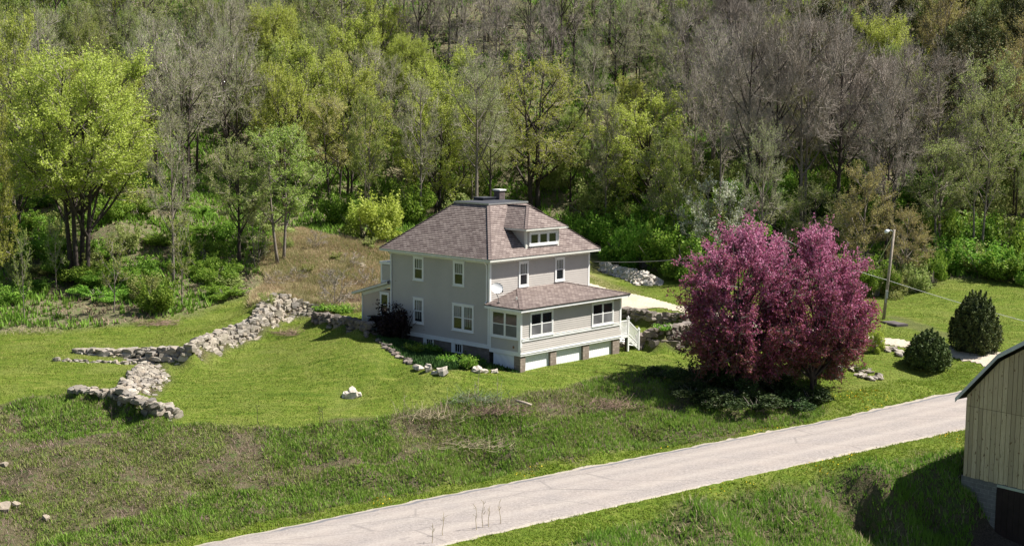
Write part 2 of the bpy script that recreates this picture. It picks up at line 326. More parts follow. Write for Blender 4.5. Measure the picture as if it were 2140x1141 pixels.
def zones(X, Y):
    sh = X.shape; X = X.ravel(); Y = Y.ravel()
    wob = (vnoise(X, Y, 1.3, 3)-.5)*1.1; Xw = X+wob; Yw = Y+(vnoise(X, Y, 1.1, 4)-.5)*1.1
    rough = np.maximum(polymask(Xw, Yw, Z_rough, .2), polymask(Xw, Yw, Z_bank, .4))
    forest = polymask(Xw, Yw, Z_forest, 1.0)
    dry = np.maximum(polymask(Xw, Yw, Z_dry, .8), .7*polymask(Xw, Yw, Z_dry2, .6))
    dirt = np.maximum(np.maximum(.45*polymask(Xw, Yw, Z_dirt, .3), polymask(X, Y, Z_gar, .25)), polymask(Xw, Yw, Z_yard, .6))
    return [a.reshape(sh) for a in (rough, forest, dry, dirt)]
zr, zf, zd, zt = zones(MX, MY)
zr1 = polymask(MX.ravel(), MY.ravel(), Z_rough, .4).reshape(MX.shape)
for nm_, (B_, T_) in WALLS.items():
    if nm_ == 'w2c': continue
    zt = np.maximum(zt, polymask(MX.ravel(), MY.ravel(), [q[:2] for q in B_]+[q[:2] for q in reversed(T_)], .3).reshape(MX.shape))  # dark soil tone behind walls stands in for shade between the stones
bumpz = (vnoise(MX, MY, .8, 8)-.5)*(.15*zr+.35*zr1) + (vnoise(MX, MY, 2.1, 9)-.5)*(.35*np.maximum(zr1, zf)+.12*zr) + (vnoise(MX, MY, 3.5, 11)-.5)*.12
nearw = np.clip(dpoly(MX.ravel(), MY.ravel(), road_poly, True).reshape(MX.shape)/1.5, 0, 1); nearw[inpoly(MX, MY, road_poly)] = 0
MZ = MZ+bumpz*nearw
nx, ny = MX.shape
V = np.stack([MX, MY, MZ], -1).reshape(-1, 3); I = np.arange(nx*ny).reshape(nx, ny)
Fq = np.stack([I[:-1, :-1], I[1:, :-1], I[1:, 1:], I[:-1, 1:]], -1).reshape(-1, 4)
k = NT('ground_cover', .95, .1); co = k.coord()
at = k.new('ShaderNodeAttribute', attribute_name='zones'); sep = k.new('ShaderNodeSeparateColor'); k.l(at.outputs['Color'], sep.inputs[0])
n1 = k.noise(.35, 4, .6, co, .6); n2 = k.noise(2.2, 5, .7, co, .4); n3 = k.noise(14, 3, .7, co)
stre = k.noise(1.0, 4, .65, k.mapv(co, (.35, 2.2, 1), (0, 0, .5)), .8)
lawn = k.ramp(k.math('ADD', k.math('MULTIPLY', n2, .5), k.math('MULTIPLY', stre, .5)), [(.36, (.075, .125, .014)), (.5, (.14, .19, .024)), (.64, (.25, .265, .06))])
lawn = k.mix(k.ramp(n1, [(.48, (0, 0, 0)), (.72, (.5, .5, .5))]), lawn, (.26, .26, .08))
lawn = k.mix(k.ramp(n3, [(.35, (.5, .5, .5)), (.65, (0, 0, 0))]), lawn, (.05, .1, .01))
rough = k.ramp(n2, [(.35, (.08, .10, .025)), (.5, (.15, .12, .075)), (.62, (.08, .13, .03)), (.8, (.22, .17, .12))])
rough = k.mix(k.ramp(n3, [(.3, (.7, .7, .7)), (.6, (0, 0, 0))]), rough, (.04, .035, .02))
fore = k.ramp(n2, [(.35, (.08, .11, .03)), (.5, (.20, .165, .11)), (.6, (.09, .14, .035)), (.75, (.32, .26, .19))])
dryc = k.ramp(n2, [(.3, (.17, .18, .06)), (.5, (.34, .26, .16)), (.7, (.44, .34, .24))])
dryc = k.mix(k.ramp(n1, [(.4, (0, 0, 0)), (.6, (.8, .8, .8))]), dryc, (.20, .22, .06))
dryc = k.mix(k.ramp(n3, [(.3, (.6, .6, .6)), (.6, (0, 0, 0))]), dryc, (.12, .08, .05))
dirt = k.ramp(n3, [(.3, (.045, .035, .025)), (.6, (.11, .085, .065)), (.75, (.19, .15, .12))])  # soil colour, darkened to deepen the house shade over the garden
c = k.mix(sep.outputs[0], lawn, rough); c = k.mix(sep.outputs[1], c, fore); c = k.mix(sep.outputs[2], c, dryc)
at2 = k.new('ShaderNodeAttribute', attribute_name='soil_shade'); c = k.mix(at2.outputs['Fac'], c, dirt)
k.col(c); k.bump(k.math('ADD', n3, k.math('MULTIPLY', n2, 1.5)), .9, .12)
me = np_mesh('ground', V, Fq, k.m, smooth=True)
ca = me.attributes.new('zones', 'FLOAT_COLOR', 'POINT')
ca.data.foreach_set('color', np.stack([zr, zf, zd, np.ones_like(zr)], -1).reshape(-1).astype(np.float32))
fa = me.attributes.new('soil_shade', 'FLOAT', 'POINT'); fa.data.foreach_set('value', zt.ravel().astype(np.float32))
tag(link('ground', me), 'mown lawn, rough bank and wooded hillside ground', kind='structure')
# ------------------------------------------------------------------ road
def resample(e, n):
    e = np.array(e); s = np.concatenate([[0], np.cumsum(np.linalg.norm(np.diff(e[:, :2], axis=0), axis=1))])
    t = np.linspace(0, s[-1], n); return np.stack([np.interp(t, s, e[:, i]) for i in range(3)], -1)
N = 500; fe = resample(far_e, N); ne = resample(near_e, N); K = 15
wf = (vnoise(np.arange(N)*.3, np.zeros(N), .35, 21)-.5)*.2; wn = (vnoise(np.arange(N)*.3, np.zeros(N), .35, 22)-.5)*.2
nd = np.array([-.575, .818, 0]); fe = fe+nd*(wf[:, None]+.1); ne = ne+nd*(wn[:, None]-.1)
rows = []
for i in range(K+1):
    t = i/K; r = ne*(1-t)+fe*t; r = r.copy(); r[:, 2] = roadz(r[:, 0])+.05*(1-(2*t-1)**2)*1.6
    if i in (0, K): r[:, 2] = np.minimum(gz(r[:, 0], r[:, 1])-.03, r[:, 2])
    rows.append(r)
V = np.stack(rows, 1).reshape(-1, 3); I = np.arange(N*(K+1)).reshape(N, K+1)
Fq = np.stack([I[:-1, :-1], I[1:, :-1], I[1:, 1:], I[:-1, 1:]], -1).reshape(-1, 4)
tt = np.tile(np.arange(K+1)/K, (N, 1)).ravel(); ss = np.repeat(np.arange(N)*.6, K+1)
uv = np.stack([tt, ss], -1)[Fq.ravel()]
k = NT('chip_seal', .9, .25); co = k.coord(); uvn = k.new('ShaderNodeUVMap'); sx = k.new('ShaderNodeSeparateXYZ'); k.l(uvn.outputs[0], sx.inputs[0])
n1 = k.noise(.5, 4, .6, co); n2 = k.noise(9, 4, .8, co); n3 = k.noise(1.2, 5, .7, k.mapv(co, (.25, 2.0, 1), (0, 0, -.61)))
base = k.ramp(n2, [(.3, (.17, .148, .134)), (.5, (.262, .234, .214)), (.7, (.37, .335, .305))])
base = k.mix(k.ramp(n3, [(.35, (.35, .35, .35)), (.6, (0, 0, 0))]), base, (.25, .225, .22))
base = k.mix(k.ramp(n1, [(.4, (0, 0, 0)), (.7, (.3, .3, .3))]), base, (.37, .31, .265))
trk = k.ramp(sx.outputs[0], [(.0, (0, 0, 0)), (.18, (.0, .0, .0)), (.26, (.45, .45, .45)), (.34, (.0, .0, .0)), (.46, (0, 0, 0)), (.55, (.35, .35, .35)), (.62, (0, 0, 0)), (.72, (.45, .45, .45)), (.82, (0, 0, 0))])
base = k.mix(k.mix(.5, trk, k.noise(.7, 3, .6, k.mapv(co, (.2, 1, 1), (0, 0, -.61))), 'MULTIPLY'), base, (.42, .375, .33))
pa = k.noise(1.6, 3, .6, k.mapv(co, (.5, 1.2, 1), (0, 0, -.61)), 1.5)
base = k.mix(k.ramp(pa, [(.66, (0, 0, 0)), (.69, (.45, .45, .45))]), base, (.17, .15, .145))
vo = k.new('ShaderNodeTexVoronoi', feature='DISTANCE_TO_EDGE'); vo.inputs['Scale'].default_value = .22; k.l(k.mapv(co, (.6, 1.6, 1), (0, 0, -.61)), vo.inputs['Vector'])
base = k.mix(k.ramp(vo.outputs['Distance'], [(0, (.5, .5, .5)), (.012, (0, 0, 0))]), base, (.14, .125, .12))
tn = k.math('ADD', sx.outputs[0], k.math('MULTIPLY', k.math('SUBTRACT', k.noise(.8, 4, .7, co), .5), .035))
edge = k.ramp(tn, [(0, (1, 1, 1)), (.035, (1, 1, 1)), (.05, (0, 0, 0)), (.925, (0, 0, 0)), (.945, (1, 1, 1)), (1, (1, 1, 1))])
grav = k.ramp(n2, [(.3, (.26, .225, .18)), (.6, (.40, .36, .30)), (.8, (.50, .45, .39))])
base = k.mix(edge, base, grav)
crk = k.ramp(tn, [(.885, (0, 0, 0)), (.9, (1, 1, 1)), (.922, (1, 1, 1)), (.932, (0, 0, 0))])
crk = k.mix(k.ramp(k.noise(.35, 4, .7, co), [(.34, (.1, .1, .1)), (.5, (1, 1, 1))]), (0, 0, 0, 1), crk)
k.col(k.mix(crk, base, (.15, .148, .155))); k.bump(n2, .5, .02)
me = np_mesh('road', V, Fq, k.m, smooth=True, uv=uv); tag(link('road', me), 'pale chip sealed country road', kind='structure')
# ------------------------------------------------------------------ gravel drive draped over the ground
k = NT('drive_gravel', .95, .15); co = k.coord(); n = k.noise(7, 5, .8, co); m2 = k.noise(.7, 3, .6, co)
gc = k.ramp(n, [(.3, (.28, .235, .18)), (.5, (.45, .39, .31)), (.7, (.60, .53, .44))]); gc = k.mix(k.ramp(m2, [(.45, (0, 0, 0)), (.65, (.5, .5, .5))]), gc, (.36, .33, .2))
k.col(gc); k.bump(n, .6, .04)
P = np.array(Z_grav); x = np.arange(P[:, 0].min(), P[:, 0].max(), .25); y = np.arange(P[:, 1].min(), P[:, 1].max(), .25); gx, gy = np.meshgrid(x, y, indexing='ij')
wx = gx+(vnoise(gx, gy, .7, 31)-.5)*.4; wy = gy+(vnoise(gx, gy, .6, 32)-.5)*.4
inside = inpoly(wx, wy, Z_grav); I = np.arange(gx.size).reshape(gx.shape)
cell = inside[:-1, :-1] & inside[1:, 1:] & inside[1:, :-1] & inside[:-1, 1:]
cell &= (vnoise(gx[:-1, :-1], gy[:-1, :-1], .8, 33)+np.clip(dpoly(gx[:-1, :-1], gy[:-1, :-1], Z_grav, True)/.8, 0, 1)) > .25
Fq = np.stack([I[:-1, :-1], I[1:, :-1], I[1:, 1:], I[:-1, 1:]], -1)[cell]
V = np.stack([gx, gy, gz(gx, gy)+.035], -1).reshape(-1, 3); us = np.unique(Fq); rm = np.zeros(len(V), int); rm[us] = np.arange(len(us))
me = np_mesh('driveway', V[us], rm[Fq], k.m, smooth=True); tag(link('driveway', me), 'pale gravel driveway behind the house', kind='structure')
# ------------------------------------------------------------------ house
def siding_mat(name, c, var=.06, stain=True):
    k = NT(name, .75, .25); co = k.coord(); n = k.noise(.6, 4, .6, co); n2 = k.noise(5, 3, .6, k.mapv(co, (1, 1, 8)))
    a = tuple(v*(1-var*2) for v in c); b = tuple(v*(1+var) for v in c)
    cc = k.ramp(k.math('ADD', k.math('MULTIPLY', n, .6), k.math('MULTIPLY', n2, .4)), [(.3, a), (.65, b)])
    if stain:
        s = k.noise(.9, 2, .5, k.mapv(co, (1, 1.3, 7)), .3)
        cc = k.mix(k.ramp(s, [(.755, (0, 0, 0)), (.77, (.75, .75, .75))]), cc, (.12, .08, .06))
    return k.col(cc)
M_side = siding_mat('clapboard_paint', (.455, .425, .39))
M_tan = siding_mat('tan_clapboard', (.50, .42, .34), stain=False)
M_trim = flat('white_trim', (.74, .74, .72), .6, .06, 2)
M_cream = flat('cream_trim', (.62, .615, .55), .65, .05, 2)
M_dark = flat('tar_roof', (.045, .048, .058), .85, .25, 3)
M_edge = flat('drip_edge', (.035, .028, .027), .6, .1)
def shingles(name):
    k = NT(name, .9, .15); uv = k.new('ShaderNodeUVMap').outputs[0]; br = k.new('ShaderNodeTexBrick'); k.l(uv, br.inputs['Vector'])
    br.offset = .5; br.inputs['Scale'].default_value = 1; br.inputs['Brick Width'].default_value = .30; br.inputs['Row Height'].default_value = .1534
    br.inputs['Mortar Size'].default_value = .016; br.inputs['Mortar Smooth'].default_value = .2
    br.inputs['Color1'].default_value = (.135, .105, .097, 1); br.inputs['Color2'].default_value = (.30, .25, .225, 1); br.inputs['Mortar'].default_value = (.06, .042, .042, 1)
    n = k.noise(1.1, 3, .6, k.coord()); n2 = k.noise(7, 3, .7, uv)
    c = k.mix(k.ramp(n2, [(.4, (0, 0, 0)), (.65, (.4, .4, .4))]), br.outputs['Color'], (.20, .155, .14))
    c = k.mix(k.ramp(n, [(.4, (0, 0, 0)), (.7, (.25, .25, .25))]), c, (.28, .23, .20)); k.bump(br.outputs['Fac'], -.5, .02); return k.col(c)
M_shin = shingles('asphalt_shingles')
def glassmat(name, c, rough=.06):
    k = NT(name, rough, .6); n = k.noise(.8, 2, .5, k.coord()); return k.col(k.ramp(n, [(.4, c), (.65, tuple(x*1.8+.004 for x in c))]))
M_glass = glassmat('dark_window_glass', (.012, .014, .016)); M_screen = glassmat('insect_screen', (.085, .085, .09), .5)
M_curt = flat('curtain_cloth', (.30, .31, .27), .9, .2, 6)
def brickmat(name, c1, c2, mo, bw=.22, rh=.075, bump=.6):
    k = NT(name, .9, .15); uv = k.new('ShaderNodeUVMap').outputs[0]; br = k.new('ShaderNodeTexBrick'); k.l(uv, br.inputs['Vector'])
    br.inputs['Scale'].default_value = 1; br.inputs['Brick Width'].default_value = bw; br.inputs['Row Height'].default_value = rh; br.inputs['Mortar Size'].default_value = .008
    for nm, c in (('Color1', c1), ('Color2', c2), ('Mortar', mo)): br.inputs[nm].default_value = c+(1,)
    n = k.noise(6, 4, .7, k.coord()); k.bump(br.outputs['Fac'], -bump, .015)
    return k.col(k.mix(k.ramp(n, [(.4, (0, 0, 0)), (.7, (.5, .5, .5))]), br.outputs['Color'], tuple(x*.6 for x in c1)+(1,)))
M_brick = brickmat('chimney_brick', (.07, .05, .047), (.15, .105, .10), (.26, .235, .23))
M_block = brickmat('pier_block', (.25, .20, .165), (.36, .30, .25), (.17, .14, .12), .4, .16)
M_found = brickmat('foundation_block', (.17, .14, .12), (.22, .18, .16), (.13, .11, .10), .4, .2)
k = NT('white_skirt_sheet', .45, .4); co = k.coord(); wv = k.new('ShaderNodeTexWave'); k.l(k.mapv(co, (1, 1, .45), (0, .55, .3)), wv.inputs[0]); wv.inputs['Scale'].default_value = 1.9; wv.inputs['Distortion'].default_value = 3
k.bump(wv.outputs['Fac'], .25, .04); M_skirt = k.col((.80, .81, .84))

W, V_, HS = 9.1, 8.54, 4.98
house = empty('farmhouse', (0, 0, 0), math.radians(47.37), 'two storey grey clapboard farmhouse with hipped shingle roof and enclosed front porch', 'house')
EO, HE, HD, AI = .50, 5.32, 8.20, 2.89
# wall
b = MB(); nc = 37
b.courses((0, 0, .2), (W, 0, .2), (W, 0, HS), (0, 0, HS), nc, .019, (0, -1, 0))
b.courses((0, V_, .2), (0, 0, .2), (0, 0, HS), (0, V_, HS), nc, .019, (-1, 0, 0))
b.courses((W, 0, .2), (W, V_, .2), (W, V_, HS), (W, 0, HS), nc, .014, (1, 0, 0))
b.courses((W, V_, .2), (0, V_, .2), (0, V_, HS), (W, V_, HS), nc, .014, (0, 1, 0))
b.build('wall', M_side, house)
# trim: frieze, water table, corner boards, gutterless fascia
b = MB()
def ring(b, x0, y0, x1, y1, z0, z1, out, th, m=0):
    b.box((x0-out, y0-out, z0), (x1+out, y0-out+th, z1), m); b.box((x0-out, y1+out-th, z0), (x1+out, y1+out, z1), m)
    b.box((x0-out, y0-out+th, z0), (x0-out+th, y1+out-th, z1), m); b.box((x1+out-th, y0-out+th, z0), (x1+out, y1+out-th, z1), m)
ring(b, 0, 0, W, V_, HS, 5.2, .03, .05)
for (x, y) in ((0, 0), (W, 0), (0, V_), (W, V_)):
    sx = 1 if x == 0 else -1; sy = 1 if y == 0 else -1
    b.box((min(x-sx*.028, x+sx*.12), min(y-sy*.028, y+sy*.0), .2), (max(x-sx*.028, x+sx*.12), max(y-sy*.028, y), HS)); b.box((min(x-sx*.028, x), min(y, y+sy*.12), .2), (max(x-sx*.028, x), max(y, y+sy*.12), HS))
b.build('corner_board', M_trim, house)
for ang in ((-.075, V_-.12, 0), (-.075, .18, 2.66)):
    b = MB(); b.tube([(ang[0]-.3, ang[1], 5.16), (ang[0]-.02, ang[1], 4.9), (ang[0], ang[1], 4.6), (ang[0], ang[1], ang[2]+.12), (ang[0]-.12, ang[1], ang[2])], [.04]*5, 6); b.build('downspout', M_trim, house)
b = MB(); ring(b, 0, 0, W, V_, 0.0, .2, .05, .09)
ring(b, 0, 0, W, V_, .2, .235, .075, .1); b.build('water_table', M_trim, house)
b = MB(); b.box((-EO+.02, -EO+.02, 5.2), (W+EO-.02, V_+EO-.02, 5.22)); ring(b, 0, 0, W, V_, 5.14, 5.29, EO, .03)
b.build('fascia', M_cream, house)
b = MB(); b.box((.06, .06, -1.4), (W-.06, V_-.06, 0)); b.build('foundation', M_found, house)
# roof
b = MB(); s = math.sqrt(.5)
O = [(-EO-.02, -EO-.02, 5.3), (W+EO+.02, -EO-.02, 5.3), (W+EO+.02, V_+EO+.02, 5.3), (-EO-.02, V_+EO+.02, 5.3)]
T = [(AI, AI, HD), (W-AI, AI, HD), (W-AI, V_-AI, HD), (AI, V_-AI, HD)]
for i in range(4):
    j = (i+1) % 4; a, b2, c, d = [np.array(q) for q in (O[i], O[j], T[j], T[i])]; nr = np.cross(b2-a, d-a); nr /= np.linalg.norm(nr)
    b.courses(a, b2, c, d, 29, .018, nr)
b.box((-EO, -EO, 5.29), (W+EO, V_+EO, 5.3))
roof = b.build('roof', M_shin, house)
b = MB()
for i in range(4):
    p, q = np.array(O[i]), np.array(T[i])
    b = MB()
    for t in range(24):
        a = p+(q-p)*(t/24); c = p+(q-p)*((t+1.08)/24); b.beam(a+[0, 0, .022], c+[0, 0, .008], .2, .012)
    b.build('hip_cap', M_shin, roof)
b = MB(); b.box((AI-.12, AI-.12, HD-.02), (W-AI+.12, V_-AI+.12, HD+.05)); b.build('roof_deck', M_dark, roof)
b = MB(); ring(b, AI, AI, W-AI, V_-AI, HD-.045, HD+.035, .135, .015); b.build('deck_edging', flat('dull_metal', (.42, .42, .42), .4, .05, 2, .6), roof)
b = MB(); b.box((4.5, 4.9, HD+.05), (5.6, 5.75, HD+.19)); b.box((4.45, 4.85, HD+.19), (5.65, 5.8, HD+.23)); b.build('roof_hatch', M_dark, roof)
cx, cy = 6.15, 5.05
b = MB(); b.box((cx-.25, cy-.25, HD), (cx+.25, cy+.25, HD+.62)); ch = b.build('chimney', M_brick, roof)
b = MB(); b.box((cx-.31, cy-.31, HD+.62), (cx+.31, cy+.31, HD+.70)); b.build('chimney_cap', flat('chimney_cement', (.72, .71, .68), .8, .1), ch)
# windows
def L_(a, o, z): return (-o, a, z)
def Fr(y0): return lambda a, o, z: (a, y0-o, z)
def window(fr, a0, a1, z0, z1, n=1, style='muntin', name='window', cas=.11, parent=None, th=.06):
    flip = fr(1, 0, 0)[1] == 1
    b = MB(); mb = .0
    b.box((a0, 0, z0), (a0+cas, th, z1), 0, fr); b.box((a1-cas, 0, z0), (a1, th, z1), 0, fr)
    b.box((a0+cas, 0, z1-cas), (a1-cas, th, z1), 0, fr); b.box((a0+cas, 0, z0), (a1-cas, th, z0+cas*.7), 0, fr)
    b.box((a0-.03, -.0, z0-.045), (a1+.03, th+.04, z0-.002), 0, fr); b.box((a0-.03, 0, z1+.002), (a1+.03, th+.025, z1+.035), 0, fr)
    A0, A1 = a0+cas, a1-cas; Z0, Z1 = z0+cas*.7, z1-cas; mw = .14 if style != 'porch' else .07; wd = (A1-A0-mw*(n-1))/n
    cells = []
    for i in range(n):
        c0 = A0+i*(wd+mw); cells.append((c0, c0+wd))
        if i: b.box((c0-mw, 0, Z0), (c0, th-.003, Z1), 0, fr)
    o = b.build(name, M_trim, parent or house)
    sb = MB(); gb = MB(); cb = MB(); sc_ = MB()
    for c0, c1 in cells:
        q = .035; zm = (Z0+Z1)/2
        for (x0, y0, x1, y1) in ((c0, Z0, c0+q, Z1), (c1-q, Z0, c1, Z1), (c0+q, Z1-q, c1-q, Z1), (c0+q, Z0, c1-q, Z0+q*1.3)): sb.box((x0, .0, y0), (x1, .048, y1), 0, fr)
        if style != 'dormer': sb.box((c0+q, 0, zm-.025), (c1-q, .05, zm+.025), 0, fr)
        if style == 'muntin':
            wc_ = (c1-c0-2*q)/4; rc_ = random.Random(int(c0*100)+int(z0*10)); zc = zm+.025 if rc_.random() < .8 else Z0+.2
            for t in range(4):
                x = c0+q+wc_*(t+rc_.uniform(.1, .4)); cb.box((x, .0302, zc), (x+wc_*rc_.uniform(.25, .5), .0325, Z1-q), 0, fr)
            for t in (1, 2, 3):
                x = c0+q+(c1-c0-2*q)*t/4; sb.box((x-.011, 0, zm+.025), (x+.011, .042, Z1-q), 0, fr)
        gb.box((c0+q, .0, Z0+q*1.3), (c1-q, .030, Z1-q), 0, fr)
        if style == 'porch': sc_.box((c0+q, .0305, Z0+q*1.3), (c1-q, .034, zm-.025), 0, fr)
    sb.build('sash', M_trim, o); gb.build('pane', M_glass, o)
    if style == 'muntin': cb.build('curtain', M_curt, o)
    if style == 'porch': sc_.build('insect_screen', M_screen, o)
    return o
window(L_, 5.53, 6.45, 3.50, 4.95); window(L_, 2.05, 2.98, 3.48, 4.95)
window(L_, 5.53, 6.45, .84, 2.41); window(L_, 1.24, 3.04, .80, 2.41, 2)
window(Fr(0), 2.47, 3.33, 3.43, 4.93); window(Fr(0), 5.77, 6.66, 3.49, 4.93)
for a0, a1, z0 in ((4.72, 5.6, -.48), (2.22, 3.14, -.52)):
    b = MB(); fr = lambda a, o, z: (.06-o, a, z)
    b.box((a1-.3, 0, z0), (a1, .07, -.01), 0, fr); b.box((a0, 0, z0), (a0+.06, .07, -.01), 0, fr); b.box((a0, 0, z0-.06), (a1, .09, z0), 0, fr); b.box((a0+.06, 0, -.05), (a1-.3, .06, -.01), 0, fr)
    for t in (1, 2): x = a0+.06+(a1-.36-a0)*t/3; b.box((x-.012, 0, z0), (x+.012, .035, -.05), 0, fr)
    o = b.build('basement_window', M_trim, house); b = MB(); b.box((a0+.06, 0, z0), (a1-.3, .02, -.05), 0, fr); b.build('pane', M_glass, o)
# windows on the sides turned away
window(lambda a, o, z: (W+o, a, z), 1.6, 2.5, 3.48, 4.93); window(lambda a, o, z: (W+o, a, z), 5.6, 6.5, 3.48, 4.93); window(lambda a, o, z: (W+o, a, z), 4.4, 5.3, .8, 2.4)
# dormer
DX0, DX1, DY = 3.03, 6.03, -.05; sl_ = (HD-5.32)/(AI+EO)
def zr_(y): return 5.32+(y+EO)*sl_
b = MB(); nd_ = 10
b.courses((DX0, DY, 5.68), (DX1, DY, 5.68), (DX1, DY, 6.78), (DX0, DY, 6.78), nd_, .012, (0, -1, 0))
for x, nx_ in ((DX0, -1), (DX1, 1)):
    for i in range(nd_):
        z0 = 5.70+i*.108; z1 = z0+.108; y0 = (z0-5.32)/sl_-EO; y1 = (z1-5.32)/sl_-EO
        if y0 < DY: y0 = DY
        b.quad((x+nx_*.012, DY, z0), (x+nx_*.012, y0+.2, z0), (x, y1+.2, z1), (x, DY, z1))
dm = b.build('dormer', M_side, house)
b = MB(); b.box((DX0-.03, DY-.03, 5.66), (DX0+.1, DY, 6.78)); b.box((DX1-.1, DY-.03, 5.66), (DX1+.03, DY, 6.78)); b.box((DX0-.03, DY, 5.70), (DX0, DY+.1, 6.78)); b.box((DX1, DY, 5.70), (DX1+.03, DY+.1, 6.78))
b.box((DX0+.1, DY-.03, 6.66), (DX1-.1, DY-.0, 6.78)); b.box((2.62, -.43, 6.78), (6.44, 1.35, 6.80)); ring(b, 3.03, -.04, 6.03, 1.3, 6.77, 6.885, .42, .03); b.build('dormer_trim', M_cream, dm)
ex0, ex1, ey, ez = 2.59, 6.47, -.47, 6.89; cxm = 4.53; ay, az_ = 1.15, 8.12
b = MB()
A = np.array
def cour(b, p, q, r_, t, n):
    p, q, r_, t = map(A, (p, q, r_, t)); nr = np.cross(q-p, t-p)
    if np.linalg.norm(nr) < 1e-6: nr = np.cross(q-p, r_-p)
    nr /= np.linalg.norm(nr); b.courses(p, q, r_, t, n, .018, nr)
cour(b, (ex0, ey, ez), (ex1, ey, ez), (cxm+.01, ay, az_), (cxm-.01, ay, az_), 13)
yb = (ez-5.32)/sl_-EO+.1
cour(b, (ex0, yb, ez), (ex0, ey, ez), (cxm, ay, az_), (cxm, 2.95, az_), 13)
cour(b, (ex1, ey, ez), (ex1, yb, ez), (cxm, 2.95, az_), (cxm, ay, az_), 13)
dr = b.build('dormer_roof', M_shin, dm)
b = MB()
for p in ((ex0, ey, ez), (ex1, ey, ez)):
    p = A(p); q = A((cxm, ay, az_)); b = MB()
    for t in range(12): b.beam(p+(q-p)*t/12+[0, 0, .022], p+(q-p)*(t+1.08)/12+[0, 0, .008], .18, .012)
    b.build('hip_cap', M_shin, dm)
b = MB(); b.beam((cxm, ay, az_+.02), (cxm, 2.95, az_+.02), .22, .02); b.build('hip_cap', M_shin, dm)
window(Fr(DY), 3.32, 5.89, 5.84, 6.64, 3, 'dormer', 'dormer_window', .12, dm)
# ---- porch
D, WP, ZP = 2.48, 9.23, -.14; PT = 2.62
b = MB(); x0 = -.03
b.courses((x0, -D, .78), (WP, -D, .78), (WP, -D, 2.4), (x0, -D, 2.4), 13, .019, (0, -1, 0)); b.courses((x0, -D-.05, .1), (WP, -D-.05, .1), (WP, -D, .68), (x0, -D, .68), 5, .019, (0, -1, 0))
b.courses((x0, 0, .1), (x0, -D, .1), (x0, -D, 2.4), (x0, 0, 2.4), 18, .018, (-1, 0, 0)); b.courses((WP, -D, .1), (WP, 0, .1), (WP, 0, 2.4), (WP, -D, 2.4), 21, .014, (1, 0, 0))
pw = b.build('porch_wall', M_side, house)
b = MB()
b.box((x0-.03, -D-.06, ZP), (WP+.03, -D-.02, .1)); b.box((x0-.035, -D-.02, ZP), (x0-.0, -.06, .1)); b.box((WP, -D-.02, ZP), (WP+.03, 0, .1)); b.box((x0-.04, -D-.085, -.03), (WP+.04, -D-.06, .0))
b.box((x0+.1, -D-.06, .69), (WP-.1, -D, .84)); b.box((x0+.1, -D-.075, .84), (WP-.1, -D, .865))
b.box((x0-.03, -D-.035, .1), (x0+.13, -D-.0, 2.4)); b.box((x0-.03, -D, .1), (x0, -D+.13, 2.4)); b.box((x0-.035, -.19, .1), (x0, -.06, 2.4)); b.box((WP-.13, -D-.035, .1), (WP+.03, -D, 2.4)); b.box((WP, -D, .1), (WP+.03, -D+.13, 2.4))
b.box((x0-.03, -D-.03, 2.4), (WP+.03, -D, 2.5)); b.box((x0-.03, -D, 2.4), (x0, -.05, 2.5)); b.build('porch_trim', M_trim, pw)
window(lambda a, o, z: (x0-o, a, z), -2.36, -.22, .82, 2.38, 2, 'porch', 'porch_window', .1, pw)
window(Fr(-D), .75, 2.78, .88, 2.32, 2, 'porch', 'porch_window', .1, pw); window(Fr(-D), 6.36, 8.46, .90, 2.32, 2, 'porch', 'porch_window', .1, pw)
b = MB(); b.box((x0-.37, -D-.37, 2.49), (WP+.37, -.03, 2.52))
b.box((x0-.4, -D-.4, 2.46), (WP+.4, -D-.37, 2.6)); b.box((x0-.4, -D-.37, 2.46), (x0-.37, -.0, 2.6)); b.box((WP+.37, -D-.37, 2.46), (WP+.4, 0, 2.6)); b.build('porch_fascia', M_trim, pw)
e = .43; P0 = (-e, -D-e, 2.65); P1 = (WP+e, -D-e, 2.65); P2 = (WP+e, 0, 2.65); P3 = (-e, 0, 2.65); ax0, ax1, zt_ = 2.48, 6.75, 3.35
b = MB(); cour(b, P0, P1, (ax1, 0, zt_), (ax0, 0, zt_), 19)
cour(b, P3, P0, (ax0, 0.0, zt_), (ax0-.01, 0, zt_), 19); cour(b, P1, P2, (ax1+.01, 0, zt_), (ax1, 0, zt_), 19)
pr_ = b.build('porch_roof', M_shin, house)
b = MB(); ring(b, 0, -D, WP, -e, 2.6, 2.648, e, .5); b.build('drip_edge', M_edge, pr_)
b = MB()
for p, q in ((P0, (ax0, 0, zt_)), (P1, (ax1, 0, zt_))):
    p, q = A(p), A(q); b = MB()
    for t in range(14): b.beam(p+(q-p)*t/14+[0, 0, .026], p+(q-p)*(t+1.08)/14+[0, 0, .01], .24, .014)
    b.build('hip_cap', M_shin, pr_)
b = MB(); b.tube([(.85, -1.35, 2.95), (.85, -1.35, 3.12)], [.05, .05], 8); b.build('vent_pipe', M_cream, pr_)
for a0, a1 in ((0, .43), (2.62, 3.16), (5.62, 6.2), (8.5, 9.16)):
    b = MB(); b.box((a0, -D, -1.5), (a1, -D+.5, ZP)); b.build('block_pier', M_block, house)
for a0, a1 in ((.43, 2.62), (3.16, 5.62), (6.2, 8.5)):
    b = MB(); n_ = 12
    for i in range(n_):
        t0, t1 = a0+(a1-a0)*i/n_, a0+(a1-a0)*(i+1)/n_; o0, o1 = .0, .0
        b.quad((t0, -D+.14-o0, -1.3), (t1, -D+.14-o1, -1.3), (t1, -D+.16, ZP), (t0, -D+.16, ZP))
    b.box((a0, -D+.15, -.2), (a1, -D+.19, ZP)); b.build('skirt_sheet', M_skirt, house)
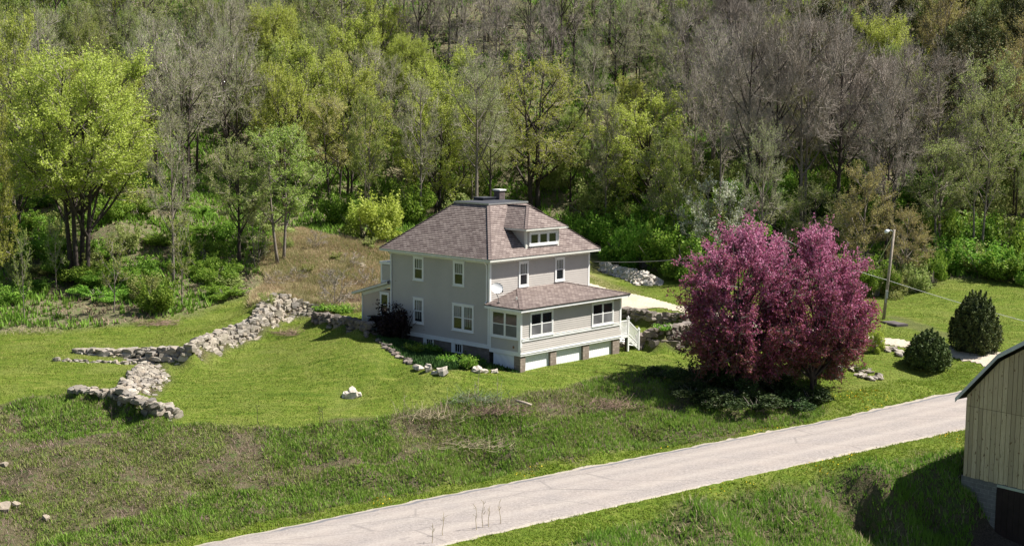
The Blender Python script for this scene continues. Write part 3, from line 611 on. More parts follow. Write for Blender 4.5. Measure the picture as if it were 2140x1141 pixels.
b = MB(); b.box((.05, -D+.5, -.95), (.08, -.3, ZP)); b.build('skirt_sheet', M_skirt, house)
b = MB(); b.box((.1, -D+.2, -1.4), (WP-.1, -.0, -.2)); b.build('crawl_shade_block', flat('crawl_shade_black', (.02, .018, .015)), house)  # near-black solid block painting the darkness under the porch
b = MB(); b.box((x0-.06, -2.03, .28), (x0-.014, -1.94, .42)); b.build('outlet_box', flat('outlet_brown', (.28, .16, .09)), house)
# ---- rear shed and bump-out
b = MB(); z0 = -.5; y1 = 11.25
n_ = 24
for i in range(n_):
    za, zb = z0+i*.13, z0+(i+1)*.13
    def ym(z): return min(y1, V_+(3.17-z)/((3.17-2.3)/(y1-V_)))
    b.quad((-.012, ym(za), za), (-.012, V_, za), (0, V_, zb), (0, ym(zb), zb))
b.courses((7, y1, z0), (0, y1, z0), (0, y1, 2.3), (7, y1, 2.3), 22, .012, (0, 1, 0)); b.courses((7, V_, z0), (7, y1, z0), (7, y1, 2.3), (7, V_, 2.3), 22, .012, (1, 0, 0))
shed = b.build('shed_wall', M_tan, house)
b = MB()
def sr(x, y, dz): return (x, y, 3.24-(y-V_)*.285+dz)
ya, yb_ = V_, 11.95
b.v += []; P = [sr(-.3, ya, 0), sr(7.3, ya, 0), sr(7.3, yb_, 0), sr(-.3, yb_, 0)]; cour(b, P[3], P[2], P[1], P[0], 20); b.quad(*[tuple(A(p)-[0, 0, .03]) for p in reversed(P)])
b.build('shed_roof', M_shin, shed)
b = MB()
for t in range(10):
    y0_, y1_ = ya+(yb_-ya)*t/10, ya+(yb_-ya)*(t+1)/10
    b.quad(sr(-.3, y1_, -.16), sr(-.3, y0_, -.16), sr(-.3, y0_, -.03), sr(-.3, y1_, -.03)); b.quad(sr(-.3, y0_, -.16), sr(-.3, y1_, -.16), sr(.0, y1_, -.2), sr(.0, y0_, -.2))
    if y1_ < 11.3: b.quad(sr(-.03, y1_, -.42), sr(-.03, y0_, -.42), sr(-.03, y0_, -.2), sr(-.03, y1_, -.2))
b.box((-.03, y1-.1, z0), (0, y1+.02, 2.2)); b.build('shed_trim', M_cream, shed)
window(lambda a, o, z: (-o-.01, a, z), 8.66, 9.5, .95, 2.45, 1, 'plain', 'window', .1, shed)
b = MB(); b.courses((0.02, 9.45, 3.1), (0.02, V_, 3.1), (0.02, V_, 4.2), (.02, 9.45, 4.2), 10, .012, (-1, 0, 0)); b.courses((3, 9.45, 3.0), (0.02, 9.45, 3.0), (0.02, 9.45, 4.3), (3, 9.45, 4.3), 12, .012, (0, 1, 0)); b.courses((3, V_, 3), (3, 9.45, 3), (3, 9.45, 4.3), (3, V_, 4.3), 12, .012, (1, 0, 0))
bo = b.build('rear_bay', M_side, house)
b = MB(); b.box((-.06, V_, 4.24), (3.08, 9.52, 4.4)); b.box((-.01, V_+.01, 3.0), (.015, 9.46, 3.22)); b.box((-.015, 9.33, 3.22), (.015, 9.47, 4.24)); b.build('bay_trim', M_trim, bo)
# ---- steps with railing on the right end
st = MB(); y0, y1 = -2.35, -1.25
st.box((WP+.03, y0, -.10), (10.2, y1, -.03)); st.box((WP+.03, y0-.03, -.2), (10.22, y0, -.02)); st.box((10.2, y0-.03, -.2), (10.23, y1, -.02))
for i in range(4):
    z = -.27-.2*i; xx = 10.23+.28*i; st.box((xx, y0, z-.05), (xx+.3, y1, z))
for y in (y0, y1-.04): st.beam((10.2, y+.02, -.22), (11.38, y+.02, -1.05), .04, .22)
stp = st.build('porch_steps', M_trim, house)
rl = MB()
for y in (y0+.02, y1-.04):
    for (x, z0_, z1_) in ((WP+.08, -.03, .92), (10.2, -1.1, 1.0), (11.3, -1.15, .14)):
        if z1_ == .92: rl.box((x-.04, y-.04, z0_), (x+.04, y+.04, z1_))
        else:
            rl.box((x-.06, y-.06, z0_), (x+.06, y+.06, z1_)); rl.box((x-.085, y-.085, z1_), (x+.085, y+.085, z1_+.04)); rl.tube([(x, y, z1_+.04), (x, y, z1_+.07), (x, y, z1_+.12), (x, y, z1_+.16)], [.04, .055, .05, .01], 8)
    rl.beam((WP+.1, y, .86), (10.15, y, .86), .07, .06); rl.beam((WP+.1, y, .06), (10.15, y, .06), .05, .05); rl.beam((10.2, y, .84), (11.3, y, .02), .07, .06); rl.beam((10.2, y, .05), (11.3, y, -.78), .05, .05)
    for t in range(1, 8): x = WP+.1+(10.15-WP-.1)*t/8; rl.box((x-.018, y-.018, .06), (x+.018, y+.018, .86))
    for t in range(1, 9): x = 10.2+1.1*t/9; dz = -.82*t/9; rl.box((x-.018, y-.018, .06+dz), (x+.018, y+.018, .84+dz))
rl.build('railing', M_trim, stp)
M_post = flat('dark_post', (.05, .035, .025))
for y in (y0+.1, y1-.1): b = MB(); b.box((10.05, y-.05, -1.4), (10.15, y+.05, -.2)); b.build('post', M_post, stp)
# ---- satellite dish (stands on the porch roof)
dl = MB()
def toW(x, y, z): p = hl(x, y); return np.array([p[0], p[1], z])
foot = np.array([.25, -.95, 3.0]); 
bb = atdepth(1042, 630, depth(toW(.4, -1.1, 2.95))); dish = empty('satellite_dish', tuple(bb), 0, 'white oval satellite dish on a bent arm standing on the porch roof', 'satellite dish')
b = MB(); b.tube([(0, 0, -.06), (-.02, .0, .22), (-.12, .02, .42), (-.14, 0, .62)], [.022]*4, 8); b.box((-.08, -.08, -.07), (.08, .08, -.04)); b.tube([(-.14, 0, .5), (.05, -.25, .47), (.22, -.42, .62)], [.014]*3, 6); b.tube([(.2, -.41, .6), (.24, -.44, .66), (.24, -.44, .72)], [.04, .05, .03], 8)
b.build('mount_arm', flat('dish_steel', (.20, .19, .19), .5, .1, 4, .4), dish)
V = []; F = []; nr_, ns_ = 6, 24; dn = A((.50, -.80, .28)); dn /= np.linalg.norm(dn); du = np.cross(dn, (0, 0, 1.)); du /= np.linalg.norm(du); dv = np.cross(du, dn)*-1; cc = A((-.14, -.03, .78))
for side in (0, 1):
    for i in range(nr_+1):
        r_ = i/nr_
        for j in range(ns_):
            t = 2*math.pi*j/ns_; V.append(cc+du*.40*r_*math.cos(t)+dv*.32*r_*math.sin(t)+dn*(.09*r_*r_-side*.012))
for side in (0, 1):
    o = side*(nr_+1)*ns_
    for i in range(nr_):
        for j in range(ns_):
            j2 = (j+1) % ns_; F.append((o+i*ns_+j, o+(i+1)*ns_+j, o+(i+1)*ns_+j2, o+i*ns_+j2))
for j in range(ns_): j2 = (j+1) % ns_; F.append((nr_*ns_+j, nr_*ns_+j2, (2*nr_+1)*ns_+j2, (2*nr_+1)*ns_+j))
link('reflector', np_mesh('reflector', V, F, flat('dish_white', (.72, .73, .74), .5, .05), smooth=True), dish)
# ---- air conditioner
p = hit(779, 690); p[2] = gz(p[0], p[1]); ac = empty('air_conditioner', tuple(p), math.radians(20), 'grey box air conditioning unit beside the dark bush at the shed', 'air conditioner')
b = MB(); b.box((-.42, -.42, .06), (.42, .42, .82)); b.box((-.48, -.48, 0), (.48, .48, .06)); b.box((-.45, -.45, .82), (.45, .45, .87)); body = b.build('cabinet', flat('ac_grey', (.34, .35, .36), .5, .1, 3, .2), ac)
b = MB(); b.tube([(0, 0, .871), (0, 0, .90)], [.36, .34], 20); b.build('fan_grille', flat('ac_dark', (.03, .03, .03)), ac)
# ------------------------------------------------------------------ barn
bc = atz(2013.5, 992, -3.6); ba = math.radians(-50)
barn = empty('barn', tuple(bc), ba, 'wooden barn with gambrel roof and upright pale boards on a block base', 'barn')
k = NT('raw_barn_board', .85, .15); co = k.coord(); g = k.new('ShaderNodeNewGeometry')
gr = k.noise(3, 6, .75, k.mapv(co, (9, 9, .5)), 1.2); kn = k.noise(4.2, 2, .5, k.mapv(co, (2.2, 2.2, 1.1)))
wc = k.ramp(gr, [(.3, (.40, .30, .18)), (.5, (.62, .49, .32)), (.7, (.76, .64, .45))])
wc = k.mix(k.math('MULTIPLY', g.outputs['Random Per Island'], .75), wc, (.36, .28, .18)); wc = k.mix(k.ramp(kn, [(.66, (0, 0, 0)), (.71, (.85, .85, .85))]), wc, (.16, .09, .04))
M_board = k.col(wc); k.bump(gr, .4, .01)
GW, GD = 9.0, 9.5
rb = random.Random(4); b = MB(); zt0 = 3.6
def rz(a):
    m = min(a, GW-a); return 3.97+(m*1.157 if m < 1.66 else 1.66*1.157+(m-1.66)*.63)
a = 0.
while a < GW-.02:
    wd = min(rb.uniform(.19, .27), GW-a); o = rb.uniform(0, .012)
    for (z0, z1a, z1b) in ((0-rb.uniform(0, .04), 3.43, 3.43), (3.455, rz(a+.005)-.03, rz(a+wd-.02)-.03)):
        b.box((a+.006, -.03-o, z0), (a+wd-.018, .0, z0+.01)); i = len(b.v)-8
        # stretch the little box up to the sloped roof line
        for q, zz in ((4, z1a), (5, z1b), (6, z1b), (7, z1a)): x_, y_, _ = b.v[i+q]; b.v[i+q] = (x_, y_, zz)
    a += wd
b.build('gable_boards', M_board, barn)
b = MB(); b.box((.02, 0, 0), (GW-.02, .03, 3.9)); b.poly([(.0, .01, 3.6), (GW, .01, 3.6), (GW-1.66, .01, rz(1.66)-.05), (GW/2, .01, rz(GW/2)-.05), (1.66, .01, rz(1.66)-.05)])
a = 0.
while a < GD: b.box((-.03, a, 0), (0, a+.22, 3.7)); b.box((GW, a, 0), (GW+.03, a+.22, 3.7)); a += .235
b.box((0, GD, 0), (GW, GD+.04, 3.7)); b.poly([(GW, GD+.02, 3.6), (0, GD+.02, 3.6), (1.66, GD+.02, rz(1.66)-.05), (GW/2, GD+.02, rz(GW/2)-.05), (GW-1.66, GD+.02, rz(1.66)-.05)])
b.build('wall', flat('barn_dark_wood', (.20, .145, .09), .9, .3, 3), barn)
b = MB(); M_barge = flat('grey_bargeboard', (.46, .49, .53), .5, .1, 2, .3); prof = [(-.45, rz(0)-.45*1.157+.32), (1.66, rz(1.66)+.32), (GW/2, rz(GW/2)+.32), (GW-1.66, rz(1.66)+.32), (GW+.45, rz(0)-.45*1.157+.32)]
for i in range(4):
    (xa, za), (xb, zb) = prof[i], prof[i+1]; b.quad((xa, -.32, za), (xb, -.32, zb), (xb, GD+.3, zb), (xa, GD+.3, za)); b.quad((xa, -.32, za-.1), (xa, GD+.3, za-.1), (xb, GD+.3, zb-.1), (xb, -.32, zb-.1))
b.build('barn_roof', flat('barn_dark_roofing', (.06, .06, .065), .7, .2, 2), barn)
for yy in (-.34, GD+.3):
    b = MB()
    for i in range(4):
        (xa, za), (xb, zb) = prof[i], prof[i+1]; p0, p1, p2, p3 = (xa, za-.20), (xb, zb-.20), (xb, zb+.02), (xa, za+.02)
        V8 = [(p[0], yy, p[1]) for p in (p0, p1, p2, p3)]+[(p[0], yy+.035, p[1]) for p in (p0, p1, p2, p3)]; j = len(b.v); b.v += V8
        for q in ((0, 1, 2, 3), (7, 6, 5, 4), (0, 4, 5, 1), (3, 2, 6, 7), (0, 3, 7, 4), (1, 5, 6, 2)): b.f.append(tuple(j+x for x in q)); b.m.append(0); b.uv.append([(0, 0)]*4)
    b.build('bargeboard', M_barge, barn)
b = MB(); b.box((-.12, .02, -3.2), (1.76, .35, -.02)); b.box((4.9, .02, -3.2), (GW+.12, .35, -.02)); b.box((-.12, .35, -3.2), (.2, GD, -.02)); b.box((GW-.2, .35, -3.2), (GW+.12, GD, -.02)); b.box((1.76, .02, -.3), (4.9, .35, -.02))
b.build('block_base', brickmat('barn_block', (.17, .16, .155), (.22, .205, .20), (.33, .31, .30), .42, .21), barn)
b = MB(); b.box((1.8, -.04, -.19), (5.0, .0, -.06)); b.build('door_track', flat('door_track_metal', (.45, .48, .52), .4, .1, 2, .5), barn)
b = MB(); x = 1.8
while x < 4.9: b.box((x, -.02, -3.1), (x+.29, .02, -.2)); x += .3
b.build('barn_door', flat('oxblood_door', (.03, .017, .015), .7, .3, 2), barn)
# ------------------------------------------------------------------ stones
def stone_templates(n=14, seed=3):
    r = np.random.default_rng(seed); out = []
    g = [(x, y, z) for x in (-1, 0, 1) for y in (-1, 0, 1) for z in (-1, 0, 1) if (x, y, z) != (0, 0, 0)]
    idx = {p: i for i, p in enumerate(g)}; F = []
    for ax in range(3):
        for s_ in (-1, 1):
            o = [i for i in range(3) if i != ax]
            for u in (-1, 0):
                for v in (-1, 0):
                    q = []
                    for du, dv in ((0, 0), (1, 0), (1, 1), (0, 1)):
                        p = [0, 0, 0]; p[ax] = s_; p[o[0]] = u+du; p[o[1]] = v+dv; q.append(idx[tuple(p)])
                    flip = (s_ < 0) ^ (ax == 1); F.append(q[::-1] if flip else q)
    G = np.array(g, float)
    for _ in range(n):
        P = G.copy(); L = np.abs(G).sum(1); P *= np.where(L == 3, .80, np.where(L == 2, .93, 1.0))[:, None]; P += r.normal(0, .11, P.shape); out.append(P*.5)
    return out, np.array(F)
STV, STF = stone_templates()
def stones_mesh(name, pos, size, rot, mat, seed=0):
    r = np.random.default_rng(seed); V = []; F = []; n = 0
    for p, s_, R_ in zip(pos, size, rot):
        t = STV[r.integers(len(STV))]; V.append((t*s_)@R_.T+p); F.append(STF+n); n += len(t)
    return np_mesh(name, np.concatenate(V), np.concatenate(F), mat)
def stonemat(name, cols):
    k = NT(name, .95, .15); g = k.new('ShaderNodeNewGeometry'); co = k.coord(); n = k.noise(7, 4, .7, co)
    c = k.ramp(g.outputs['Random Per Island'], [(i/(len(cols)-1), q) for i, q in enumerate(cols)])
    c = k.mix(k.ramp(n, [(.35, (.6, .6, .6)), (.6, (0, 0, 0))]), c, (.19, .16, .13)); k.bump(n, .6, .03); return k.col(c)
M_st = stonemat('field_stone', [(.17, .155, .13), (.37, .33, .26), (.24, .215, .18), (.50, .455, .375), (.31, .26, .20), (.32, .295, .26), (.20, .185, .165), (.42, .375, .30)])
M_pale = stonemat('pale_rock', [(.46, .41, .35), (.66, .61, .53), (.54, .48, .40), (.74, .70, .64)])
M_std = stonemat('dark_stone', [(.13, .11, .10), (.22, .19, .165), (.10, .09, .08), (.30, .26, .22), (.18, .14, .12), (.24, .22, .20)])  # darker stone mix for planter, step-side walls and garden edging
def rotm(r, a, tilt=.3):
    t = r.normal(0, tilt, 3); t[2] = a+r.normal(0, .3); m = Matrix.Rotation(t[2], 3, 'Z')@Matrix.Rotation(t[0], 3, 'X')@Matrix.Rotation(t[1], 3, 'Y'); return np.array(m)
def lerp_path(P, s_):
    P = np.array(P); L = np.concatenate([[0], np.cumsum(np.linalg.norm(np.diff(P, axis=0), axis=1))]); return np.array([np.interp(s_*L[-1], L, P[:, i]) for i in range(3)]), L[-1]
def stone_wall(key, ss, seed, mat, label, cat='stone wall', name='stone_wall', rows_x=1.0, capback=.45, tilt=.25):
    B, T = WALLS[key]; r = np.random.default_rng(seed); pos = []; siz = []; rot = []
    _, L = lerp_path(B, 1); _, L2 = lerp_path(T, 1); L = max(L, L2); n = int(L/(ss*.92)); 
    for i in range(n+1):
        t = i/n; b, _ = lerp_path(B, t); tp, _ = lerp_path(T, t); b2, _ = lerp_path(B, min(1, t+.02)); b1, _ = lerp_path(B, max(0, t-.02)); dr = b2-b1; a = math.atan2(dr[1], dr[0])
        h = np.linalg.norm(tp-b); m = max(1, int(round(h/(ss*.70))))
        nb = np.array([dr[1], -dr[0], 0]); nb /= np.linalg.norm(nb)+1e-9
        if nb[:2]@(b-tp)[:2] < 0: nb = -nb
        for j in range(m+1):
            f = (j+r.uniform(-.15, .15))/m; p = b+(tp-b)*np.clip(f, 0, 1.02)+r.normal(0, .06, 3)*[1, 1, .6]; s_ = ss*r.uniform(.5, 1.4)
            sz = np.array([s_*r.uniform(.85, 1.3), s_*r.uniform(.75, 1.1), s_*r.uniform(.5, .9)]); p = p-nb*sz[1]*.25
            pos.append(p-[0, 0, sz[2]*.3]); siz.append(sz); rot.append(rotm(r, a, tilt))
        # top course going back
        for q in range(2):
            if capback <= 0: break
            p = tp-nb*(capback*(q+.6)/2+.1)+[0, 0, r.uniform(-.12, .02)]; s_ = ss*r.uniform(.6, 1.2); pos.append(p-[0, 0, .08]); siz.append(np.array([s_*1.3, s_*1.1, s_*.6])); rot.append(rotm(r, a, tilt))
    o = link(name, stones_mesh(name, pos, siz, rot, mat, seed)); tag(o, label, cat); return o
stone_wall('w1', .44, 1, M_st, 'long pale dry stone retaining wall climbing from the left lawn to the brown mound', tilt=.14)
stone_wall('w2a', .42, 2, M_st, 'shaded face of dark stone wall above the weedy bank at lower left', tilt=.14)
stone_wall('w2b', .34, 3, M_st, 'broad pale stone wall sloping between the upper left lawn and the lower lawn', capback=0)
stone_wall('w2c', .26, 4, M_st, 'thin line of small white stones lying across the left lawn', 'stone edging', 'stone_edging', capback=0)
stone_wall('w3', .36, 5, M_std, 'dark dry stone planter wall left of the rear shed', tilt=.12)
stone_wall('w4', .44, 6, M_pale, 'heap of white field stones on the grass behind the house', 'rock pile', 'rock_pile', capback=.3, tilt=.6)
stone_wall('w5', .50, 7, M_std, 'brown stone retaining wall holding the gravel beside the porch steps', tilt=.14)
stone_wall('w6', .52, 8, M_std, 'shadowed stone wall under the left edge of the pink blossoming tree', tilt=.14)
def rock(px, py, s_, label, seed, mat=None, flatn=.65, parent=None, name='rock'):
    p = hit(px, py) if not isinstance(px, np.ndarray) else px; r = np.random.default_rng(seed)
    m = stones_mesh(name, [np.zeros(3)], [np.array([s_*1.2, s_, s_*flatn])], [rotm(r, r.uniform(0, 3), .25)], mat or M_pale, seed); o = link(name, m); o.location = (p[0], p[1], p[2]+s_*flatn*.22)
    if label: tag(o, label, 'rock')
    return o
# lone rocks
rp = hit(735, 832)
o = link('rock_pile', stones_mesh('rock_pile', [rp+[0, 0, .12], rp+[-.28, .05, .1], rp+[.3, .1, .1], rp+[.02, .1, .34]], [A((.75, .6, .42)), A((.5, .5, .35)), A((.5, .4, .3)), A((.42, .36, .3))], [rotm(np.random.default_rng(i), .4*i, .2) for i in range(4)], M_pale, 3)); tag(o, 'small heap of pale rocks alone in the middle of the lawn', 'rock pile')
for i, (px, py, s_, lb, fl) in enumerate([(895, 777, .36, 'upright cream rock at the left of the garden edge group', 1.5), (911, 782, .40, 'low flat white rock between two taller garden rocks', .5), (925, 781, .58, 'squarish cream boulder on the lawn below the basement windows', .85),
        (997, 778, .5, 'pointed pale rock at the left end of the row by the porch corner', .8), (1011, 779, .4, 'small grey rock beside the porch corner pier', .6), (1034, 779, .42, 'small cream rock nearest the white porch skirting', .6), (875, 772, .5, 'grey boulder ending the curved garden edging', .6),
        (9, 1066, .5, 'grey white boulder in the weeds at the lower left', .7), (34, 1060, .3, 'small tan stone beside the lower left boulder', .7), (97, 1084, .28, 'small half hidden stone in the lower left weeds', .7), (8, 975, .3, 'tan stone near the left edge of the weedy bank', .7)]):
    rock(px, py, s_, lb, 40+i, M_st if py > 900 else None, fl)
def edging(pts, ss, seed, mat, label, name='stone_edging', cat='stone edging', spread=.15, dens=.8, flat_=.5):
    P = H(*pts); r = np.random.default_rng(seed); _, L = lerp_path(P, 1); n = int(L/(ss*dens)); pos = []; siz = []; rot = []
    for i in range(n+1):
        p, _ = lerp_path(P, i/n); p = p+np.append(r.normal(0, spread, 2), 0); p[2] = gz(p[0], p[1])+ss*.12; s_ = ss*r.uniform(.6, 1.4); pos.append(p); siz.append(A((s_*1.2, s_, s_*flat_))); rot.append(rotm(r, r.uniform(0, 3), .2))
    o = link(name, stones_mesh(name, pos, siz, rot, mat, seed)); tag(o, label, cat)
edging([(782, 696), (806, 727), (824, 738), (845, 751), (866, 765)], .34, 11, M_std, 'curved row of dark stones edging the shaded garden by the house')
edging([(1834, 728), (1850, 731), (1866, 735), (1884, 743)], .4, 12, M_st, 'stones lining the driveway between the pink tree and the round juniper', spread=.2, dens=.32)
edging([(1768, 768), (1790, 775), (1800, 785), (1822, 795), (1832, 790), (1815, 776), (1790, 766)], .34, 13, M_st, 'ring of flat slabs around the small rockery in the roadside lawn', 'rockery', 'rockery', .2, .55, .35)
edging([(750, 557), (762, 560), (790, 553), (1000, 500)][:2], .4, 14, M_st, 'few white stones scattered on the brown slope behind the shed', 'rock_pile', 'rock pile', .3, .4, .7)
edging([(1312, 722), (1322, 724), (1332, 726)], .4, 15, M_std, 'loose stones lying beneath the porch steps railing', 'rock_pile', 'rock pile', .25, .4, .7)
# ------------------------------------------------------------------ trees
M_bark = flat('grey_brown_bark', (.19, .16, .135), .95, .35, 6)
M_bdark = flat('dark_bark', (.06, .047, .04), .95, .3, 6)
M_bpale = flat('pale_bark', (.42, .39, .35), .9, .3, 4)
M_twig = flat('grey_twig', (.30, .26, .22), .9, .25, 2)
M_twigw = flat('silver_twig', (.33, .29, .25), .9, .25, 2)
LM = {
 'lime': leafmat('lime_leaf', [(.23, .29, .04), (.37, .43, .065), (.49, .55, .11), (.43, .46, .17)], .45),
 'green': leafmat('spring_green_leaf', [(.13, .19, .035), (.23, .31, .055), (.33, .40, .09), (.41, .41, .15)], .4),
 'olive': leafmat('olive_leaf', [(.17, .21, .06), (.27, .33, .09), (.36, .40, .13), (.38, .35, .17)], .4),
 'haze': leafmat('bud_haze', [(.28, .27, .15), (.36, .40, .18), (.36, .44, .14), (.42, .40, .26)], .35),
 'yellow': leafmat('yellow_bud_leaf', [(.24, .24, .07), (.37, .35, .11), (.42, .34, .14), (.34, .37, .11)], .4),
 'dark': leafmat('dark_needle', [(.035, .06, .022), (.07, .10, .03), (.14, .13, .04), (.18, .13, .06)], .15),
 'shrub': leafmat('lush_shrub_leaf', [(.07, .16, .02), (.14, .27, .03), (.24, .38, .05), (.32, .40, .08)], .4),
 'shade': leafmat('shade_green_leaf', [(.012, .022, .008), (.025, .05, .012), (.05, .09, .02), (.07, .06, .03)], .15),  # dark green leaf, deepened in colour to extend the crab apples' shadow
 'white': leafmat('white_blossom', [(.28, .30, .14), (.70, .70, .66), (.34, .36, .18), (.30, .33, .15), (.76, .76, .72)], .3),
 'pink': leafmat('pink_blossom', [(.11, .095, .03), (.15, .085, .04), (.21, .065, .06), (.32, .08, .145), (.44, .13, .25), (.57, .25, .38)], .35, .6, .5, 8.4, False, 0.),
 'jun': leafmat('juniper_green', [(.035, .06, .02), (.07, .10, .028), (.11, .14, .04), (.13, .12, .045)], .1),
 'maroon': leafmat('maroon_shade_leaf', [(.008, .006, .007), (.02, .010, .012), (.04, .022, .016)], .15),  # dark red leaf, taken near black to add the house's shade
}
def leaves(C, S, r, up=.35):
    n = len(C); a = r.normal(size=(n, 3)); a /= np.linalg.norm(a, axis=1)[:, None]; b = r.normal(size=(n, 3)); b[:, 2] += up; b = b-a*(a*b).sum(1)[:, None]; b /= np.linalg.norm(b, axis=1)[:, None]
    S = np.asarray(S)[:, None]; V = np.stack([C-a*S*.6, C-b*S*.38, C+a*S*.6, C+b*S*.38], 1).reshape(-1, 3); F = np.arange(4*n).reshape(n, 4); return V, F
def cones(P, Q, R0, R1=None):
    """thin three sided twigs from P to Q"""
    n = len(P); d = Q-P; d = d/(np.linalg.norm(d, axis=1)[:, None]+1e-9); ref = np.where(np.abs(d[:, 2:3]) < .9, [[0, 0, 1.]], [[1., 0, 0]]); u = np.cross(d, ref); u /= np.linalg.norm(u, axis=1)[:, None]; v = np.cross(d, u)
    R0 = np.broadcast_to(np.asarray(R0, float), (n,))[:, None]; R1 = R0*.35 if R1 is None else np.broadcast_to(np.asarray(R1, float), (n,))[:, None]
    V = []
    for (X, R_) in ((P, R0), (Q, R1)):
        for j in range(3): t = 2.094*j; V.append(X+R_*(u*math.cos(t)+v*math.sin(t)))
    V = np.stack(V, 1).reshape(-1, 3); b = (np.arange(n)*6)[:, None]
    F = np.concatenate([b+[0, 1, 4, 3], b+[1, 2, 5, 4], b+[2, 0, 3, 5]], 0); return V, F
def cat(parts):
    V = []; F = []; M_ = []; n = 0
    for (v, f, m) in parts:
        if len(f) == 0: continue
        V.append(v); F.append(f+n); M_.append(np.full(len(f), m)); n += len(v)
    return np.concatenate(V), np.concatenate(F), np.concatenate(M_)
def bez(p, c, q, t): t = np.asarray(t)[:, None]; return (1-t)**2*p+2*t*(1-t)*c+t*t*q
TREES = {}
def make_tree(key, seed, H_=15., R=4., z0=.35, stems=1, k1=14, k2=7, k3=6, nl=8, ls=.2, leaf='green', bark=None, twig=None, twl=.9, trunk_r=.2, shape=1.0, clump=.28, droop=0., flare=.35, lo=.45, tw_r=.016, name='tree', extra=0, ub=.45):
    """an upright tree: trunk and limbs in one part, twigs and leaves in the other. Envelope: ellipsoid from z0*H to H"""
    r = np.random.default_rng(seed); bark = bark or M_bark; twig = twig or M_twig
    cz = H_*(z0+1)/2; Rz = H_*(1-z0)/2; tb = MB(); parts = []; tws = []; twe = []
    axes = []
    for s_ in range(stems):
        an = 2*math.pi*(s_+r.uniform(-.2, .2))/max(stems, 1); off = (0 if stems == 1 else r.uniform(.15, .5)); b0 = A((math.cos(an)*off, math.sin(an)*off, -.4))
        top = A((math.cos(an)*off*(1+flare*6), math.sin(an)*off*(1+flare*6), H_*r.uniform(.82, .93)))
        mid = (b0+top)/2+A((r.normal(0, .25), r.normal(0, .25), 0))
        t = np.linspace(0, 1, 8); pts = bez(b0, mid, top, t); tr = trunk_r*(1.0 if stems == 1 else .75)
        tb.tube(list(pts), [tr*(1.25 if i == 0 else 1)*(1-.88*x) for i, x in enumerate(t)], 7); axes.append((b0, mid, top))
    sub = []
    for i in range(k1):
        ax = axes[i % stems]; g = (i+.5)/k1; ph = i*2.399+r.uniform(-.4, .4); cosz = 1-1.75*g if shape > 0 else r.uniform(-.9, 1); cosz = np.clip(cosz+r.uniform(-.1, .1), -.85, .98); sn = math.sqrt(1-cosz*cosz); rr = r.uniform(.62, .92)
        tgt = A((R*rr*sn*math.cos(ph), R*rr*sn*math.sin(ph), cz+Rz*rr*cosz)); hz = np.hypot(*tgt[:2]); h0 = max(H_*z0*.55, tgt[2]-hz*r.uniform(.8, 1.5)-.6); tt = np.clip((h0+.4)/(ax[2][2]+.4), .12, .93)
        p0 = bez(*ax, [tt])[0]; ctl = (p0+tgt)/2+A((tgt[0]-p0[0], tgt[1]-p0[1], 0))*.12+A((0, 0, -hz*.12)); ts = np.linspace(0, 1, 6); pts = bez(p0, ctl, tgt, ts); r0 = trunk_r*.42*(1-.5*tt)
        tb.tube(list(pts), [r0*(1-.8*x)+.012 for x in ts], 5, cap=False)
        for j in range(k2):
            t = r.uniform(lo, 1.0); s0 = bez(p0, ctl, tgt, [t])[0]; o = r.normal(size=3); o /= np.linalg.norm(o); o[2] = abs(o[2])*.8 if r.random() < .75 else o[2]*.6; out = tgt-A((0, 0, cz)); out /= np.linalg.norm(out)+1e-9
            e_ = s0+(o*.8+out*.5)*R*clump*r.uniform(.6, 1.3)+A((0, 0, -droop)); sub.append((s0, e_))
    S0 = np.array([s_[0] for s_ in sub]); S1 = np.array([s_[1] for s_ in sub]); v, f = cones(S0, S1, .035, .018); parts.append((v, f, 1))
    m = len(sub)*k3; idx = np.repeat(np.arange(len(sub)), k3); t = r.uniform(.25, 1, (m, 1)); T0 = S0[idx]+(S1[idx]-S0[idx])*t; dd = (S1-S0)[idx]; dd /= np.linalg.norm(dd, axis=1)[:, None]+1e-9
    rd = r.normal(size=(m, 3)); rd /= np.linalg.norm(rd, axis=1)[:, None]; ud = A((0, 0, ub-droop)); T1 = T0+(dd*.5+rd*.75+ud)*twl*r.uniform(.5, 1.2, (m, 1)); v, f = cones(T0, T1, tw_r); parts.append((v, f, 1))
    if extra:
        m2 = m*extra; i2 = np.repeat(np.arange(m), extra); t = r.uniform(.2, 1, (m2, 1)); U0 = T0[i2]+(T1-T0)[i2]*t; rd = r.normal(size=(m2, 3)); rd /= np.linalg.norm(rd, axis=1)[:, None]; U1 = U0+(rd*.8+(T1-T0)[i2]*.5+A((0, 0, .3)))*twl*.5*r.uniform(.5, 1.1, (m2, 1)); v, f = cones(U0, U1, tw_r*.7); parts.append((v, f, 1))
    if nl:
        n = m*nl; i3 = np.repeat(np.arange(m), nl); t = r.uniform(.2, 1.15, (n, 1)); C = T0[i3]+(T1-T0)[i3]*t+r.normal(0, .11*twl, (n, 3)); v, f = leaves(C, ls*r.uniform(.6, 1.3, n), r); parts.append((v, f, 0))
    V, F, MI = cat(parts); crown = np_mesh('crown', V, F, [LM.get(leaf, LM['green']), twig], MI)
    tm = tb.build('trunk', bark); me = tm.data; me.polygons.foreach_set('use_smooth', [True]*len(me.polygons)); bpy.data.objects.remove(tm)
    TREES[key] = (me, crown, H_)
